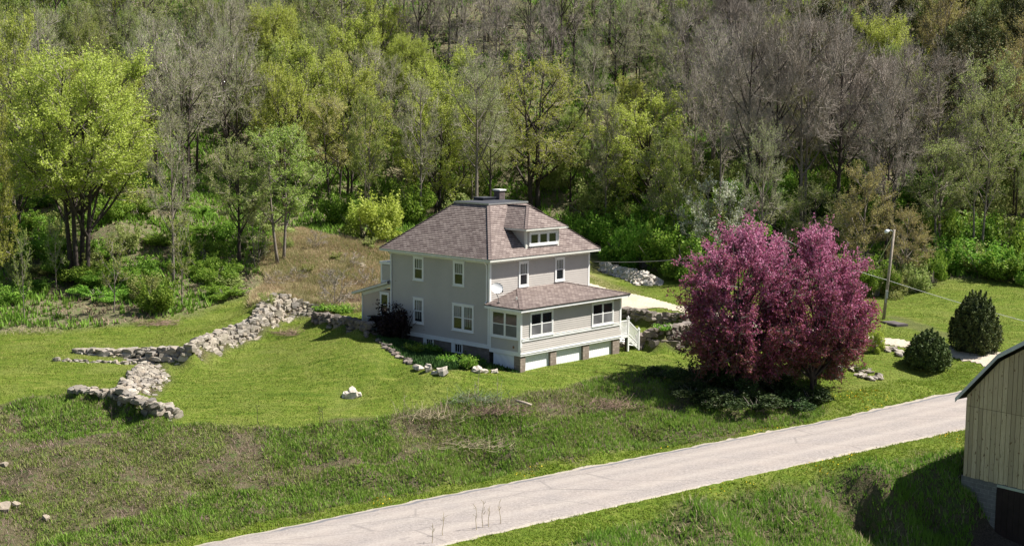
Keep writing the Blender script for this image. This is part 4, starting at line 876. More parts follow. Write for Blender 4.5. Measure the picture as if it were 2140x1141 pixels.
def make_shrub(key, seed, R=1.6, H_=2.2, n=2600, ls=.2, leaf='shrub', nb=26, lobes=7, twig=None):
    r = np.random.default_rng(seed); twig = twig or M_twig; Lc = r.normal(size=(lobes, 3))*[R*.5, R*.5, H_*.2]+[0, 0, H_*.45]; Lr = r.uniform(.26, .62, lobes)*R
    i = r.integers(0, lobes, n); d = r.normal(size=(n, 3)); d /= np.linalg.norm(d, axis=1)[:, None]; rad = r.uniform(.45, 1.08, (n, 1))**.6; C = Lc[i]+d*Lr[i][:, None]*rad*[1, 1, min(1.1, H_/R*.6)]; C[:, 2] = np.abs(C[:, 2]-.03)+.03
    ns = 26; an = r.uniform(0, 6.283, ns); b0 = np.stack([np.cos(an)*R*.35, np.sin(an)*R*.35, np.full(ns, H_*.3)], -1); b1 = np.stack([np.cos(an)*R*r.uniform(.4, 1.25, ns), np.sin(an)*R*r.uniform(.4, 1.25, ns), H_*r.uniform(.7, 1.3, ns)], -1); kk_ = n//70
    ii = np.repeat(np.arange(ns), kk_); tt_ = r.uniform(.3, 1, (len(ii), 1)); C = np.concatenate([C, b0[ii]+(b1-b0)[ii]*tt_+r.normal(0, .10, (len(ii), 3))]); n = len(C)
    v, f = leaves(C, ls*r.uniform(.6, 1.3, n), r); P = np.zeros((nb, 3)); P[:, :2] = r.normal(0, R*.12, (nb, 2)); P[:, 2] = -.15; Q = r.normal(size=(nb, 3))*[R*.5, R*.5, H_*.15]+[0, 0, H_*.75]
    v2, f2 = cones(P, Q, .03); V, F, M_ = cat([(v, f, 0)]); TREES[key] = (np_mesh('stem', v2, f2, twig), np_mesh('crown', V, F, LM[leaf]), H_)
make_tree('lime1', 1, 15, 5.0, .36, 4, 38, 10, 7, 25, 0.118, 'lime', M_bdark, twl=1.0, trunk_r=.24, clump=.30)
make_tree('lime2', 2, 13, 4.2, .20, 2, 20, 8, 7, 24, 0.118, 'lime', M_bdark, twl=.9, trunk_r=.2)
make_tree('green1', 3, 14, 3.9, .20, 1, 20, 8, 7, 20, 0.126, 'green', M_bdark)
make_tree('green2', 4, 16, 3.6, .26, 2, 20, 8, 6, 20, 0.126, 'green')
make_tree('olive1', 5, 15, 3.8, .26, 1, 18, 8, 6, 19, 0.104, 'olive', M_bdark, extra=1)
make_tree('olive2', 6, 17, 3.5, .30, 2, 18, 8, 6, 17, 0.104, 'olive', extra=1)
make_tree('haze1', 7, 15, 4.0, .35, 2, 18, 9, 7, 8, 0.081, 'haze', M_bdark, M_twigw, extra=2, tw_r=.015)
make_tree('haze2', 8, 16, 3.4, .3, 1, 16, 9, 7, 9, 0.081, 'haze', M_bark, M_twigw, extra=1, tw_r=.015)
make_tree('bare1', 9, 19, 4.2, .32, 1, 18, 10, 8, 0, .1, 'haze', M_bdark, M_twig, 1.1, .26, extra=3, tw_r=.018)
make_tree('bare2', 10, 18, 3.8, .36, 2, 17, 10, 8, 0, .1, 'haze', M_bark, M_twig, 1.1, .24, extra=3, tw_r=.018)
make_tree('bare3', 11, 17, 3.4, .25, 1, 16, 9, 8, 1, .1, 'haze', M_bark, M_twigw, 1.0, .16, extra=2, tw_r=.016)
make_tree('yellow1', 12, 12, 3.2, .2, 1, 18, 8, 6, 17, 0.104, 'yellow', M_bark)
make_tree('yellow2', 13, 15, 3.8, .35, 2, 17, 8, 6, 16, 0.111, 'yellow', M_bdark)
make_tree('dark1', 14, 16, 2.9, .08, 1, 30, 8, 5, 22, 0.148, 'dark', M_bdark, M_bdark, twl=.7, trunk_r=.18, clump=.3)
make_tree('dark2', 15, 14, 3.2, .12, 1, 26, 8, 5, 22, 0.148, 'dark', M_bdark, M_bdark, twl=.8, clump=.34)
make_tree('willow', 16, 15, 5.2, .25, 2, 24, 8, 7, 17, 0.104, 'lime', M_bdark, twl=1.1, trunk_r=.28, droop=.25, extra=1, clump=.26)
make_tree('sapling', 17, 8, 1.5, .25, 1, 9, 5, 4, 14, 0.089, 'green', M_bark, trunk_r=.07, twl=.6)
make_tree('small', 18, 9, 2.6, .15, 2, 12, 6, 6, 11, 0.096, 'olive', M_bark, trunk_r=.11, twl=.8, extra=1)
make_tree('barebush', 24, 4.5, 2.2, .10, 4, 12, 6, 6, 0, .1, 'haze', M_bark, M_twig, trunk_r=.05, twl=.5, extra=1, tw_r=.010)
make_tree('whitebush', 19, 6, 3.0, .12, 3, 16, 7, 6, 14, 0.104, 'white', M_bark, trunk_r=.1, twl=.7)
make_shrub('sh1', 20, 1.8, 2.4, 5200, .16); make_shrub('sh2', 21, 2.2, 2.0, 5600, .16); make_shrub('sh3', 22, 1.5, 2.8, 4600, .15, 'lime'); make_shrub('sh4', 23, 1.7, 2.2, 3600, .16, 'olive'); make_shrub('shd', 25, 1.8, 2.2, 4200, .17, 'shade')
used = set()
def put(key, P, h=None, rz=0., label=None, cat='tree', group=None, name='tree', sxy=None, sink=.1, pend=None):
    tm, cm, H0 = TREES[key]; s_ = (h/H0) if h else 1; sx = sxy or s_
    o = empty(name, (P[0], P[1], P[2]-sink), rz, label, cat, group); o.scale = (sx, sx, s_)
    for nm, me in (('trunk' if 'sh' not in key[:2] else 'stem', tm), ('crown', cm)): link(nm, me, o)
    if pend is not None: PENDING.append((pend, o))
    return o
heroes = []
def hero(key, px, py, top, label, name, rz=0., wid=None, cat='tree', group=None, depth_add=0):
    P = hit(px, py); dep = depth(P); h = (py-top)*dep/FPX*1.02; tm, cm, H0 = TREES[key]; sx = None
    if wid:
        Rm = TREE_R[key]; sx = (wid/2*dep/FPX)/Rm
    heroes.append(P); return put(key, P, h, rz, label, cat, group, name, sx)
TREE_R = {}
for k_, (tm_, cm_, H0) in TREES.items():
    co_ = np.empty(len(cm_.vertices)*3, np.float32); cm_.vertices.foreach_get('co', co_); co_ = co_.reshape(-1, 3); TREE_R[k_] = float(np.percentile(np.hypot(co_[:, 0], co_[:, 1]), 97))
LT = {'lime': 'lime_tree'}
hero('lime1', 165, 590, 118, 'large round bright lime green tree on several dark trunks at far left', 'broadleaf_tree', 0, 335)
hero('lime2', -12, 640, 235, 'lime green tree cut by the left edge of the photo', 'broadleaf_tree', 1, 120)
hero('lime2', 40, 500, 30, 'lime tree rising behind the left edge above the big round lime tree', 'broadleaf_tree', 2, 150)
hero('haze1', 385, 430, 88, 'silver grey budding tree with forked dark trunk right of the big lime tree', 'budding_tree', 1, 165)
hero('haze2', 30, 470, 40, 'pale grey budding tree behind the upper left lime trees', 'budding_tree', 2, 130)
hero('haze2', 362, 592, 240, 'slender twin trunked tree standing over the green undergrowth', 'budding_tree', 2, 110)
hero('green2', 590, 552, 262, 'leafy green tree with curved dark trunk leaning over the brown mound', 'broadleaf_tree', 1, 190)
hero('olive1', 500, 548, 290, 'bushy yellow green tree left of the leaning trunk', 'broadleaf_tree', 3, 150)
hero('small', 537, 560, 400, 'thin stemmed small tree at the shaded foot of the mound', 'small_tree', 1, 70)
hero('sapling', 380, 645, 440, 'slim dark sapling leaning above the weeds left of the stone wall', 'sapling', 1, 60, 'sapling')
hero('sapling', 237, 655, 480, 'slim leafy sapling in front of the big lime tree', 'sapling', 2, 70, 'sapling')
hero('sapling', 52, 672, 470, 'thin pale sapling near the left lawn edge', 'sapling', 0, 45, 'sapling')
hero('sapling', 118, 610, 440, 'small sapling between the lime tree trunks and the left edge', 'sapling', 4, 50, 'sapling')
hero('barebush', 700, 645, 560, 'small leafless bush like tree behind the dark planter wall', 'small_tree', 0, 90)
hero('lime2', 590, 420, 130, 'yellow green tree high on the slope above the brown mound', 'broadleaf_tree', 3, 150)
hero('yellow2', 700, 440, 200, 'orange tinted budding tree above the lime shrub', 'budding_tree', 3, 150)
hero('green2', 965, 430, 190, 'upright fresh green tree behind the left roof slope', 'broadleaf_tree', 2, 130)
hero('green1', 870, 430, 230, 'rounded green tree behind the left hip of the house roof', 'broadleaf_tree', 0, 120)
hero('willow', 1120, 440, 118, 'wide spreading pale green willow like tree above the chimney', 'broadleaf_tree', 1, 260)
hero('lime2', 1350, 470, 195, 'pale lime rounded tree left of the bare trees', 'broadleaf_tree', 1, 230)
hero('bare1', 1562, 500, 28, 'tall bare grey tree with straight trunk above the white blossoms', 'bare_tree', 0, 170)
hero('bare1', 1615, 510, 50, 'tall bare tree leaning behind the left pink tree', 'bare_tree', 2, 170)
hero('bare2', 1680, 520, 30, 'tall bare forked tree behind the gap of the two pink trees', 'bare_tree', 1, 190)
hero('bare1', 1745, 505, 70, 'tall bare tree behind the right pink tree', 'bare_tree', 4, 180)
hero('bare2', 1850, 500, 110, 'bare mauve tree rising behind the lamp pole', 'bare_tree', 3, 220)
hero('bare3', 1505, 470, 60, 'bare tree with pale bark left of the tall bare trees', 'bare_tree', 3, 130)
hero('whitebush', 1497, 545, 378, 'white blossoming shrub like tree at the edge of the wood', 'flowering_tree', 0, 150)
hero('small', 1380, 505, 280, 'dark stemmed half bare tree behind the dense green bushes', 'small_tree', 2, 130)
hero('yellow1', 1800, 590, 350, 'yellow orange budding tree left of the lamp pole', 'budding_tree', 0, 130)
hero('yellow1', 1893, 600, 440, 'golden green small tree right of the lamp pole', 'budding_tree', 2, 110)
hero('olive1', 2060, 480, 110, 'olive green spreading tree at the right edge of the wood', 'broadleaf_tree', 0, 190)
hero('olive2', 1960, 540, 290, 'pale olive tree over the right forest edge', 'broadleaf_tree', 1, 150)
hero('yellow2', 2120, 470, 80, 'golden crowned tree at the upper right edge', 'budding_tree', 1, 130)
hero('olive1', 1700, 560, 380, 'low olive tree filling the gap behind the pink crowns', 'broadleaf_tree', 2, 150)
hero('small', 1620, 560, 420, 'small bent half bare tree right behind the left pink crown', 'small_tree', 3, 130)
# the wood on the hillside
cmap_rows = ["GOHOHLBBBHBBCBYD", "HLHGOLHOHBBBBBDY", "LLHLGYLHLGLBBBBO", "LLGGLHGOOGLHBBOG", "LGLGGGLGOGHBOBOG"]
kinds = {'L': (['lime1', 'lime2', 'lime2'], 'bright lime green tree in leaf among the hillside wood', 'broadleaf_tree'), 'G': (['green1', 'green2'], 'fresh green spring tree within the hillside wood', 'broadleaf_tree'),
         'O': (['olive1', 'olive2'], 'muted olive green tree within the hillside wood', 'broadleaf_tree'), 'H': (['haze1', 'haze2'], 'silvery grey budding tree within the hillside wood', 'budding_tree'),
         'B': (['bare1', 'bare2', 'bare3'], 'leafless grey brown tree within the hillside wood', 'bare_tree'), 'Y': (['yellow1', 'yellow2'], 'orange yellow budding tree within the hillside wood', 'budding_tree'),
         'C': (['dark1', 'dark2'], 'dark evergreen tree high on the hillside', 'evergreen_tree'), 'D': (['dark1', 'dark2', 'olive1'], 'dark evergreen tree high on the hillside', 'evergreen_tree')}
KW = {'L': 'bright lime green tree', 'G': 'fresh green tree', 'O': 'muted olive green tree', 'H': 'silvery grey budding tree', 'B': 'leafless grey brown tree', 'Y': 'orange yellow budding tree', 'C': 'dark evergreen tree', 'D': 'dark evergreen tree'}
gnames = {'L': 'lime green hillside trees', 'G': 'fresh green hillside trees', 'O': 'olive hillside trees', 'H': 'silvery budding hillside trees', 'B': 'leafless hillside trees', 'Y': 'orange budding hillside trees', 'C': 'dark hillside evergreens', 'D': 'dark hillside evergreens'}
COLW = ['at the far left edge', 'above the big lime tree', 'above the forked grey tree', 'above the green leaf clumps', 'above the leaning mound tree', 'above the brown mound', 'above the left roof slope', 'above the chimney', 'above the dormer', 'above the right eave corner', 'above the dense green bushes', 'above the left pink crown', 'above the right pink crown', 'above the lamp pole', 'above the small juniper', 'at the far right edge']
ROWW = ['along the top edge', 'high on the hill', 'halfway up the hill', 'low on the hill', 'at the hill foot']
PENDING = []
rf = random.Random(12); cnt = 0; placed = [h[:2] for h in heroes]
dd = 32.
while dd < 165:
    sp = 4.25+dd*.002; xm = (dd+77)*.41+6; x = -xm+rf.uniform(0, sp)
    while x < xm+3:
        X = x+rf.uniform(-.4, .4)*sp; Y = dd+rf.uniform(-.4, .4)*sp; x += sp
        mf = polymask(A([X]), A([Y]), Z_forest, .5)[0]
        if mf < 1 or polymask(A([X]), A([Y]), Z_dry, .5)[0] > 0 or dpoly(A([X]), A([Y]), Z_forest, True)[0] < 2.2: continue
        if min(math.hypot(X-q[0], Y-q[1]) for q in placed) < 3.2: continue
        z = float(gz(X, Y)); hh = rf.uniform(10.5, 15.5)
        px, py = project((X, Y, z+hh*.85))
        if py < -160 or px < -90 or px > 2230: continue
        ci = min(15, max(0, int(px/134)+rf.choice([0, 0, 0, 1, -1]))); ri = min(4, max(0, int(py/80)+rf.choice([0, 0, 0, 1, -1]))); c_ = cmap_rows[ri][ci]
        if rf.random() < .12: c_ = rf.choice('GOHL')
        ks, lb, nm = kinds[c_]; kk = rf.choice(ks)
        if c_ == 'B': hh = rf.uniform(13, 18)
        if c_ in 'LG': hh *= .92
        lb = KW[c_]+' '+ROWW[min(4, max(0, int(py/80)))]+' '+COLW[min(15, max(0, int(px/134)))]
        o_ = put(kk, (X, Y, z), hh, rf.uniform(0, 6.28), lb, 'tree', gnames[c_], nm, hh/TREES[kk][2]*rf.uniform(.66, .98)); placed.append((X, Y)); cnt += 1; PENDING.append((px, o_))
    dd += sp*.92

# shrubs along the wood's edge
def shrub(key, px, py, h, label=None, group=None, wid=None, name='shrub'):
    P = hit(px, py); return put(key, P, h, rf.uniform(0, 6.28), label, 'shrub', group, name, (wid/2/TREE_R[key]) if wid else None, pend=px if group else None)
for i, (key, px, py, h, wd, lb) in enumerate([('sh3', 800, 505, 3.4, 5.0, 'large bright lime shrub left of the house roof'), ('sh3', 755, 495, 2.6, 4, 'smaller lime shrub on the top of the brown mound'), ('sh1', 855, 470, 3.2, 4.4, 'dark green shrub touching the left hip of the roof'), ('sh1', 710, 470, 2.2, 3.4, 'green shrub where the mound meets the trees'),
        ('sh1', 2110, 560, 3.6, 3.8, 'round yellow green bush at the right edge of the far lawn'), ('sh4', 2020, 572, 2.2, 4.2, 'low spreading bush on the right forest edge')]): shrub(key, px, py, h, lb, None, wd)
for px, py, h, wd in [(1215, 500, 2.2, 4), (1255, 520, 2.8, 4.5), (1300, 545, 3.2, 5), (1345, 558, 3.6, 5), (1390, 568, 3.4, 5), (1430, 575, 3.0, 4.5), (1480, 590, 3.0, 5), (1280, 500, 2.8, 5), (1340, 515, 3.2, 5), (1400, 530, 3.0, 5)]:
    shrub(rf.choice(['sh1', 'sh2', 'sh1']), px, py, h, 'dense dark green bush along the edge of the back lawn', 'green bushes between house and pink trees', wd)
for px, py, h, wd in [(1760, 600, 2.2, 4), (1790, 612, 2.4, 4), (1830, 618, 2.0, 3.6), (1870, 617, 1.8, 3.4), (1915, 608, 1.8, 3.4), (1950, 592, 2.2, 4), (1985, 570, 2.6, 4), (2055, 575, 2.4, 4.4), (2090, 585, 2.0, 4), (2135, 592, 2.2, 4), (2030, 530, 3.0, 5), (1975, 530, 3, 5), (2140, 560, 2.6, 4)]:
    shrub(rf.choice(['sh1', 'sh4', 'sh2']), px, py, h, 'green bush along the edge of the far right lawn', 'bushes along the far right lawn', wd)
for i in range(60):
    px = rf.uniform(900, 2140); py = rf.uniform(395, 520)
    P = hit(px, py)
    if polymask(A([P[0]]), A([P[1]]), Z_forest, .5)[0] < 1: continue
    put(rf.choice(['sh1', 'sh2', 'sh4', 'sh4']), P, rf.uniform(1.6, 3.2), rf.uniform(0, 6.28), 'shrub beneath the wood '+COLW[min(15, max(0, int(px/134)))], 'shrub', 'shrubs beneath the hillside trees', 'shrub', rf.uniform(.7, 1.3), pend=px)
for i in range(44):
    px = rf.uniform(-10, 560); py = rf.uniform(430, 640)
    P = hit(px, py)
    if polymask(A([P[0]]), A([P[1]]), Z_forest, .5)[0] < 1 or polymask(A([P[0]]), A([P[1]]), Z_dry, .5)[0] > 0: continue
    put(rf.choice(['sh1', 'sh2', 'sh4', 'sh1', 'sh4']), P, rf.uniform(.6, 1.6), rf.uniform(0, 6.28), 'low shrub '+('behind the left lawn' if py > 590 else 'partway up the slope' if py > 520 else 'farther up the slope')+' '+['at the far left edge', 'under the big lime tree', 'right of the big lime tree', 'left of the brown mound', 'beside the leaning tree'][min(4, max(0, int(px/134)))], 'shrub', 'low shrubs beneath the left trees', 'shrub', rf.uniform(.5, .9), pend=px)
shrub('sh2', 455, 590, 1.3, 'bright green clump of leaves above the stone wall', None, 4.4); shrub('sh2', 420, 570, 1.3, 'bright green clump of leaves behind the first clump above the wall', None, 3.6); shrub('sh1', 325, 655, 2.0, 'dark green bush at the back of the left lawn', None, 2.8)
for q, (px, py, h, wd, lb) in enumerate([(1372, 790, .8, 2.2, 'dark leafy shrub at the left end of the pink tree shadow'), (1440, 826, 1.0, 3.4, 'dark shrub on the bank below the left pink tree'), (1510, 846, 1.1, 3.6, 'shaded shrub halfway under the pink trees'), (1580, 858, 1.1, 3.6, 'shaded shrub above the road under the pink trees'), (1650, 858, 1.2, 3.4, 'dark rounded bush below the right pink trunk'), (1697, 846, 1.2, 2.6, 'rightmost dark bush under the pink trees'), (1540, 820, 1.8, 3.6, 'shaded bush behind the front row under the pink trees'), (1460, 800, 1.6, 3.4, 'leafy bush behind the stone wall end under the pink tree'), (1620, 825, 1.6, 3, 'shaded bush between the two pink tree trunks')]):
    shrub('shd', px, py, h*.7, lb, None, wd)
for i, (px, py, h, lb) in enumerate([(660, 520, 1.6, 'bare twiggy bush high on the brown mound'), (735, 560, 1.3, 'bare twiggy bush on the brown mound near the roof corner'), (620, 590, 1.2, 'bare twiggy bush low on the brown mound'), (690, 600, 1.5, 'bare twiggy bush in the middle of the brown mound'), (765, 600, 1.6, 'bare twiggy bush just left of the rear bay'), (575, 600, 1.3, 'bare twiggy bush above the end of the stone wall')]):
    P = hit(px, py); put('barebush', P, h, i, lb, 'shrub', None, 'bare_shrub', .5)
for i, (px, py, h, wd, lb) in enumerate([(600, 520, .8, 1.8, 'low green shrub on the brown mound beneath the leaning tree'), (700, 545, .6, 1.6, 'small green shrub on the middle of the brown mound'), (645, 570, .6, 1.5, 'small green shrub lower on the brown mound'), (560, 640, .8, 1.8, 'small green shrub between the mound and the stone wall'), (770, 520, .8, 2.0, 'low green shrub at the top right of the mound')]): shrub('sh4', px, py, h, lb, None, wd)
shrub('sh3', 1828, 735, 1.6, 'light green bush peeping out right of the pink tree', None, 1.7)
# ------------------------------------------------------------------ pink crab apples
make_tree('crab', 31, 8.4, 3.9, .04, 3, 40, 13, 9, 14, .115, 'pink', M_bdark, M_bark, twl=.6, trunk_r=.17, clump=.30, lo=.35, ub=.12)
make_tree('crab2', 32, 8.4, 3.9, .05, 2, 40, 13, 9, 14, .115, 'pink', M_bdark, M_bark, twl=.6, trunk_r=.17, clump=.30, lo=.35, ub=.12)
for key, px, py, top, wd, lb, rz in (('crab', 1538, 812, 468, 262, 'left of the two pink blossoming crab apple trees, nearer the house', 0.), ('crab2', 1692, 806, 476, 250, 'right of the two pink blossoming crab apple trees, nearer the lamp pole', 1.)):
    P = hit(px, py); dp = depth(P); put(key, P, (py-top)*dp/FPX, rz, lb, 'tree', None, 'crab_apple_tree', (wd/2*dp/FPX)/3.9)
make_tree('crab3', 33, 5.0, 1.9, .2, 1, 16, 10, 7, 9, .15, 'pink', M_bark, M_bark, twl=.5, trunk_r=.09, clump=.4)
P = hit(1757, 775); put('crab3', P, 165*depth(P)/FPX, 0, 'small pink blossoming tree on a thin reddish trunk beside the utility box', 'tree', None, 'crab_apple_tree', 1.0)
# ------------------------------------------------------------------ junipers, dark bush
def juniper(key, seed, R, H_, n, spike):
    r = np.random.default_rng(seed); ns = 95; sp = []
    for i in range(ns):
        g = (i+.5)/ns; ph = i*2.399; zc = g**.8; prof = (math.sin(math.pi*min(1, .28+.72*zc))**.55 if zc > .12 else .80+zc) ; rad = R*prof*r.uniform(.80, 1.02); sp.append((rad*math.cos(ph), rad*math.sin(ph), H_*.93*zc*r.uniform(.95, 1.02)))
    sp = np.array(sp); L = r.uniform(.22, .48, ns)*H_/3.2*(1+spike*(sp[:, 2]/H_)**3); i = r.integers(0, ns, n); t = r.uniform(-.6, 1, (n, 1)); out = sp[i]*[1, 1, 0]; out /= np.linalg.norm(out, axis=1)[:, None]+1e-6
    C = sp[i]+(out*.22+[0, 0, 1.])*L[i][:, None]*t+r.normal(0, .11, (n, 3))*(1.1-np.clip(t, 0, 1))*R/1.5; C[:, 2] = np.abs(C[:, 2]); v, f = leaves(C, .10*r.uniform(.6, 1.4, n), r, .1)
    b = MB(); zz = np.linspace(0, .86*H_, 9); b.tube([(0, 0, z) for z in zz], [R*.72*(math.sin(math.pi*min(1, .3+.7*z/H_))**.6) for z in zz], 14); core = b.build('inner_branches', flat('juniper_inner', (.02, .03, .012))); cm = core.data; bpy.data.objects.remove(core)
    TREES[key] = (cm, np_mesh('crown', v, f, LM['jun']), H_)
juniper('jun1', 41, 1.5, 3.6, 26000, .6); juniper('jun2', 42, 1.45, 2.3, 20000, 1.2)
P = hit(2036, 733); put('jun1', P, 3.65, 0, 'tall dense dark green juniper by the driveway, larger of the two', 'shrub', None, 'juniper')
P = hit(1938, 765); put('jun2', P, 2.2, 1, 'low rounded dark green juniper on the lawn, smaller of the two', 'shrub', None, 'juniper')
make_shrub('shm', 43, 1.25, 1.9, 5200, .13, 'maroon', 40, 9, M_bdark); P = hit(829, 712); put('shm', P, 1.9, 0, 'dark maroon bush, near black from painted house shade, against the left wall of the house', 'shrub', None, 'shrub', 1.05)
make_shrub('shp', 44, .8, .7, 1500, .12, 'shrub', 12, 6)
for i, (px, py, h, sc_, lb) in enumerate([(975, 770, .7, .7, 'bright green leafy plant at the garden edge near the porch corner'), (935, 760, .5, .7, 'low green plant behind the garden boulders'), (1000, 762, .6, .8, 'dark green plants against the basement wall near the porch'), (905, 735, .5, 1.0, 'dim green plants below the far basement window'), (955, 745, .5, 1.0, 'dim green plants below the near basement window'), (865, 735, .5, .8, 'small grey green plant in the shaded garden'), (985, 752, .7, .9, 'dark ferny plant below the basement wall by the porch'), (1008, 760, .5, .8, 'dark low plant nearest the porch skirting'),
        (1800, 775, .45, .55, 'small grey green plant in the middle of the rockery'), (720, 655, .6, 1.2, 'leafy plants on top of the dark planter wall'), (680, 651, .5, 1.0, 'plants at the left end of the dark planter wall'), (1385, 690, .4, .8, 'green weeds on the upper stone wall by the pink tree')]):
    P = hit(px, py); put('shp', P, h, i, lb, 'plant', None, 'plant', sc_)
# ------------------------------------------------------------------ ground growth that nobody could count
def scatter(poly, n, seed, hole=None, margin=.0):
    r = np.random.default_rng(seed); P = np.array(poly); lo = P.min(0); hi = P.max(0); X = r.uniform(lo[0], hi[0], n); Y = r.uniform(lo[1], hi[1], n); m = inpoly(X, Y, poly)
    if hole is not None: m &= ~inpoly(X, Y, hole)
    return X[m], Y[m], r
def growth(name, X, Y, r, hmin, hmax, wid, mat, label, lean=.5, blades=3, patch=None, thr=.0, off=0.):
    if patch is not None:
        m = vnoise(X, Y, patch, 77)+r.uniform(-.25, .25, len(X)) > thr; X, Y = X[m], Y[m]
    Z = gz(X, Y)+off; n = len(X); V = []; 
    for b_ in range(blades):
        h = r.uniform(hmin, hmax, n)*(.6+.8*vnoise(X, Y, 1.6, 78)); a = r.uniform(0, 6.283, n); ln = r.uniform(0, lean, n)*h; ox = r.normal(0, .05, n); oy = r.normal(0, .05, n); w_ = wid*r.uniform(.6, 1.4, n); ux, uy = -np.sin(a), np.cos(a)
        b0 = np.stack([X+ox-ux*w_*.5, Y+oy-uy*w_*.5, Z-.02], -1); b1 = np.stack([X+ox+ux*w_*.5, Y+oy+uy*w_*.5, Z-.02], -1); tp = np.stack([X+ox+np.cos(a)*ln, Y+oy+np.sin(a)*ln, Z+h], -1); V.append(np.stack([b0, b1, tp], 1))
    V = np.concatenate(V).reshape(-1, 3); F = np.arange(len(V)).reshape(-1, 3); o = link(name, np_mesh(name, V, F, mat)); tag(o, label, name.replace('_', ' '), kind='stuff'); return o
M_weed = leafmat('weed_blade', [(.09, .15, .025), (.16, .25, .04), (.24, .33, .065), (.28, .27, .12), (.15, .21, .045)], .3, .8, .55)
M_dryg = leafmat('dry_stalk', [(.14, .10, .075), (.25, .18, .14), (.38, .29, .23), (.20, .145, .11)], .2, .9, .5)
M_gard = leafmat('garden_shade_leaf', [(.02, .04, .012), (.04, .08, .018), (.07, .13, .025)], .2, .8, .5)  # green leaf tones darkened to paint in the garden's deep shade
M_grass = leafmat('grass_blade', [(.09, .13, .016), (.15, .19, .024), (.21, .235, .04), (.29, .27, .09)], .3, .8, .75, 0, True)
M_strip = leafmat('verge_blade', [(.10, .17, .015), (.17, .24, .022), (.22, .28, .03), (.26, .26, .05)], .3, .8, .6)
M_lush = leafmat('lush_ground_leaf', [(.08, .17, .02), (.14, .25, .03), (.21, .34, .045), (.28, .34, .08)], .35, .7, .6)
X, Y, r = scatter(Z_rough, 520000, 51); m = (X > -36); X, Y = X[m], Y[m]
growth('weeds', X, Y, r, .06, .19, .05, M_weed, 'green weeds covering the bank between lawn and road', 1.0, 3, 1.1, .38)
X, Y, r = scatter(Z_rough, 300000, 59); m = (X > -36); X, Y = X[m], Y[m]; d_ = dpoly(X, Y, road_poly, True); tp = hit(240, 870); m = (d_ < 3.6+vnoise(X, Y, 2., 6)) | (np.hypot((X-tp[0])/1.6, Y-tp[1]) < 2.6+2*vnoise(X, Y, 1.5, 7)) | (vnoise(X, Y, 3.2, 15) > .66)
growth('lush_weeds', X[m], Y[m], r, .09, .26, .06, M_lush, 'lush green weeds at the foot of the bank and beside the lower wall', .9, 3)
X, Y, r = scatter(Z_rough, 240000, 52); m = (X > -36); X, Y = X[m], Y[m]
growth('dry_stalks', X, Y, r, .05, .22, .03, M_dryg, 'dry brown stalks among the weeds of the bank', 1.4, 2, 1.7, .30)
X, Y, r = scatter(Z_bank, 420000, 53); m = (X > -8) & (X < 32) & (Y > -34) & (~inpoly(X, Y, Z_yard)); X, Y = X[m], Y[m]
growth('tall_grass', X, Y, r, .12, .36, .05, M_lush, 'tall lush grass on the bank below the road', .8, 3, 1.5, .16)
growth('dead_grass', X[::4], Y[::4], r, .14, .42, .05, leafmat('straw', [(.30, .25, .13), (.42, .36, .22), (.24, .20, .10)], .25, .9, .5), 'pale dead grass on the bank below the road', 1.5, 2, 2.4, .55)
# mown grass texture: short blades on lawns and verges
def lawnpts(n, seed, x0, x1, y0, y1):
    r = np.random.default_rng(seed); X = r.uniform(x0, x1, n); Y = r.uniform(y0, y1, n); m = ~inpoly(X, Y, road_poly)
    for q in (Z_rough, Z_grav, Z_gar, Z_bank): m &= ~inpoly(X, Y, q)
    m &= ~(inpoly(X, Y, Z_forest)) & ~inpoly(X, Y, Z_dirt); p = np.stack([X, Y], -1); u = p@hu; v = p@hv; m &= ~((u > -.1) & (u < 9.3) & (v > -2.5) & (v < 11.3)); return X[m], Y[m], r
X, Y, r = lawnpts(520000, 54, -34, 46, -24, 34)
growth('lawn_grass', X, Y, r, .03, .075, .05, M_grass, 'short mown grass of the lawns', 1.2, 1)
d_ = np.abs(dpoly(X, Y, road_poly, True)); m = d_ < 2.2
growth('verge_grass', X[m], Y[m], r, .04, .11, .05, M_strip, 'bright yellow green grass strip along the road', 1.2, 2)
# woodland floor
r = np.random.default_rng(55); n = 230000; X = r.uniform(-72, 76, n); Y = r.uniform(5, 120, n); m = inpoly(X, Y, Z_forest) & ~inpoly(X, Y, Z_dry); X, Y = X[m], Y[m]
growth('undergrowth', X, Y, r, .15, .6, .16, M_lush, 'green undergrowth on the floor of the wood', .9, 3, 3.0, .42)
growth('leaf_litter', X[::2], Y[::2], r, .05, .3, .12, leafmat('litter', [(.13, .10, .06), (.24, .18, .12), (.34, .26, .18)], .1, .9, .5), 'brown brush and litter on the floor of the wood', 1.6, 2)
X, Y, r = scatter(Z_dry, 110000, 56); growth('dry_brush', X, Y, r, .10, .45, .05, leafmat('dry_brush_stalk', [(.27, .19, .12), (.50, .37, .25), (.42, .35, .20), (.25, .25, .09), (.54, .43, .31)], .25, .9, .6), 'tan and pinkish brush covering the mound behind the shed', 1.3, 2)
X, Y, r = scatter(Z_dry, 90000, 57); growth('mound_grass', X, Y, r, .10, .35, .06, M_weed, 'green grass tufts on the brown mound', .9, 2, 1.8, .56)
# flecks of yellow dandelions on the verge
X, Y, r = lawnpts(60000, 58, -5, 34, -20, 0); d_ = np.abs(dpoly(X, Y, road_poly, True)); m = (d_ < 3.2) & (vnoise(X, Y, 2.2, 5) > .62) & (r.random(len(X)) < .22); C = np.stack([X[m], Y[m], gz(X[m], Y[m])+.09], -1)
v, f = leaves(C, np.full(len(C), .075), r, 3); tag(link('dandelions', np_mesh('dandelions', v, f, flat('dandelion_yellow', (.75, .52, .02), .7, .1))), 'yellow dandelions dotted in the roadside grass', 'dandelions', kind='stuff')
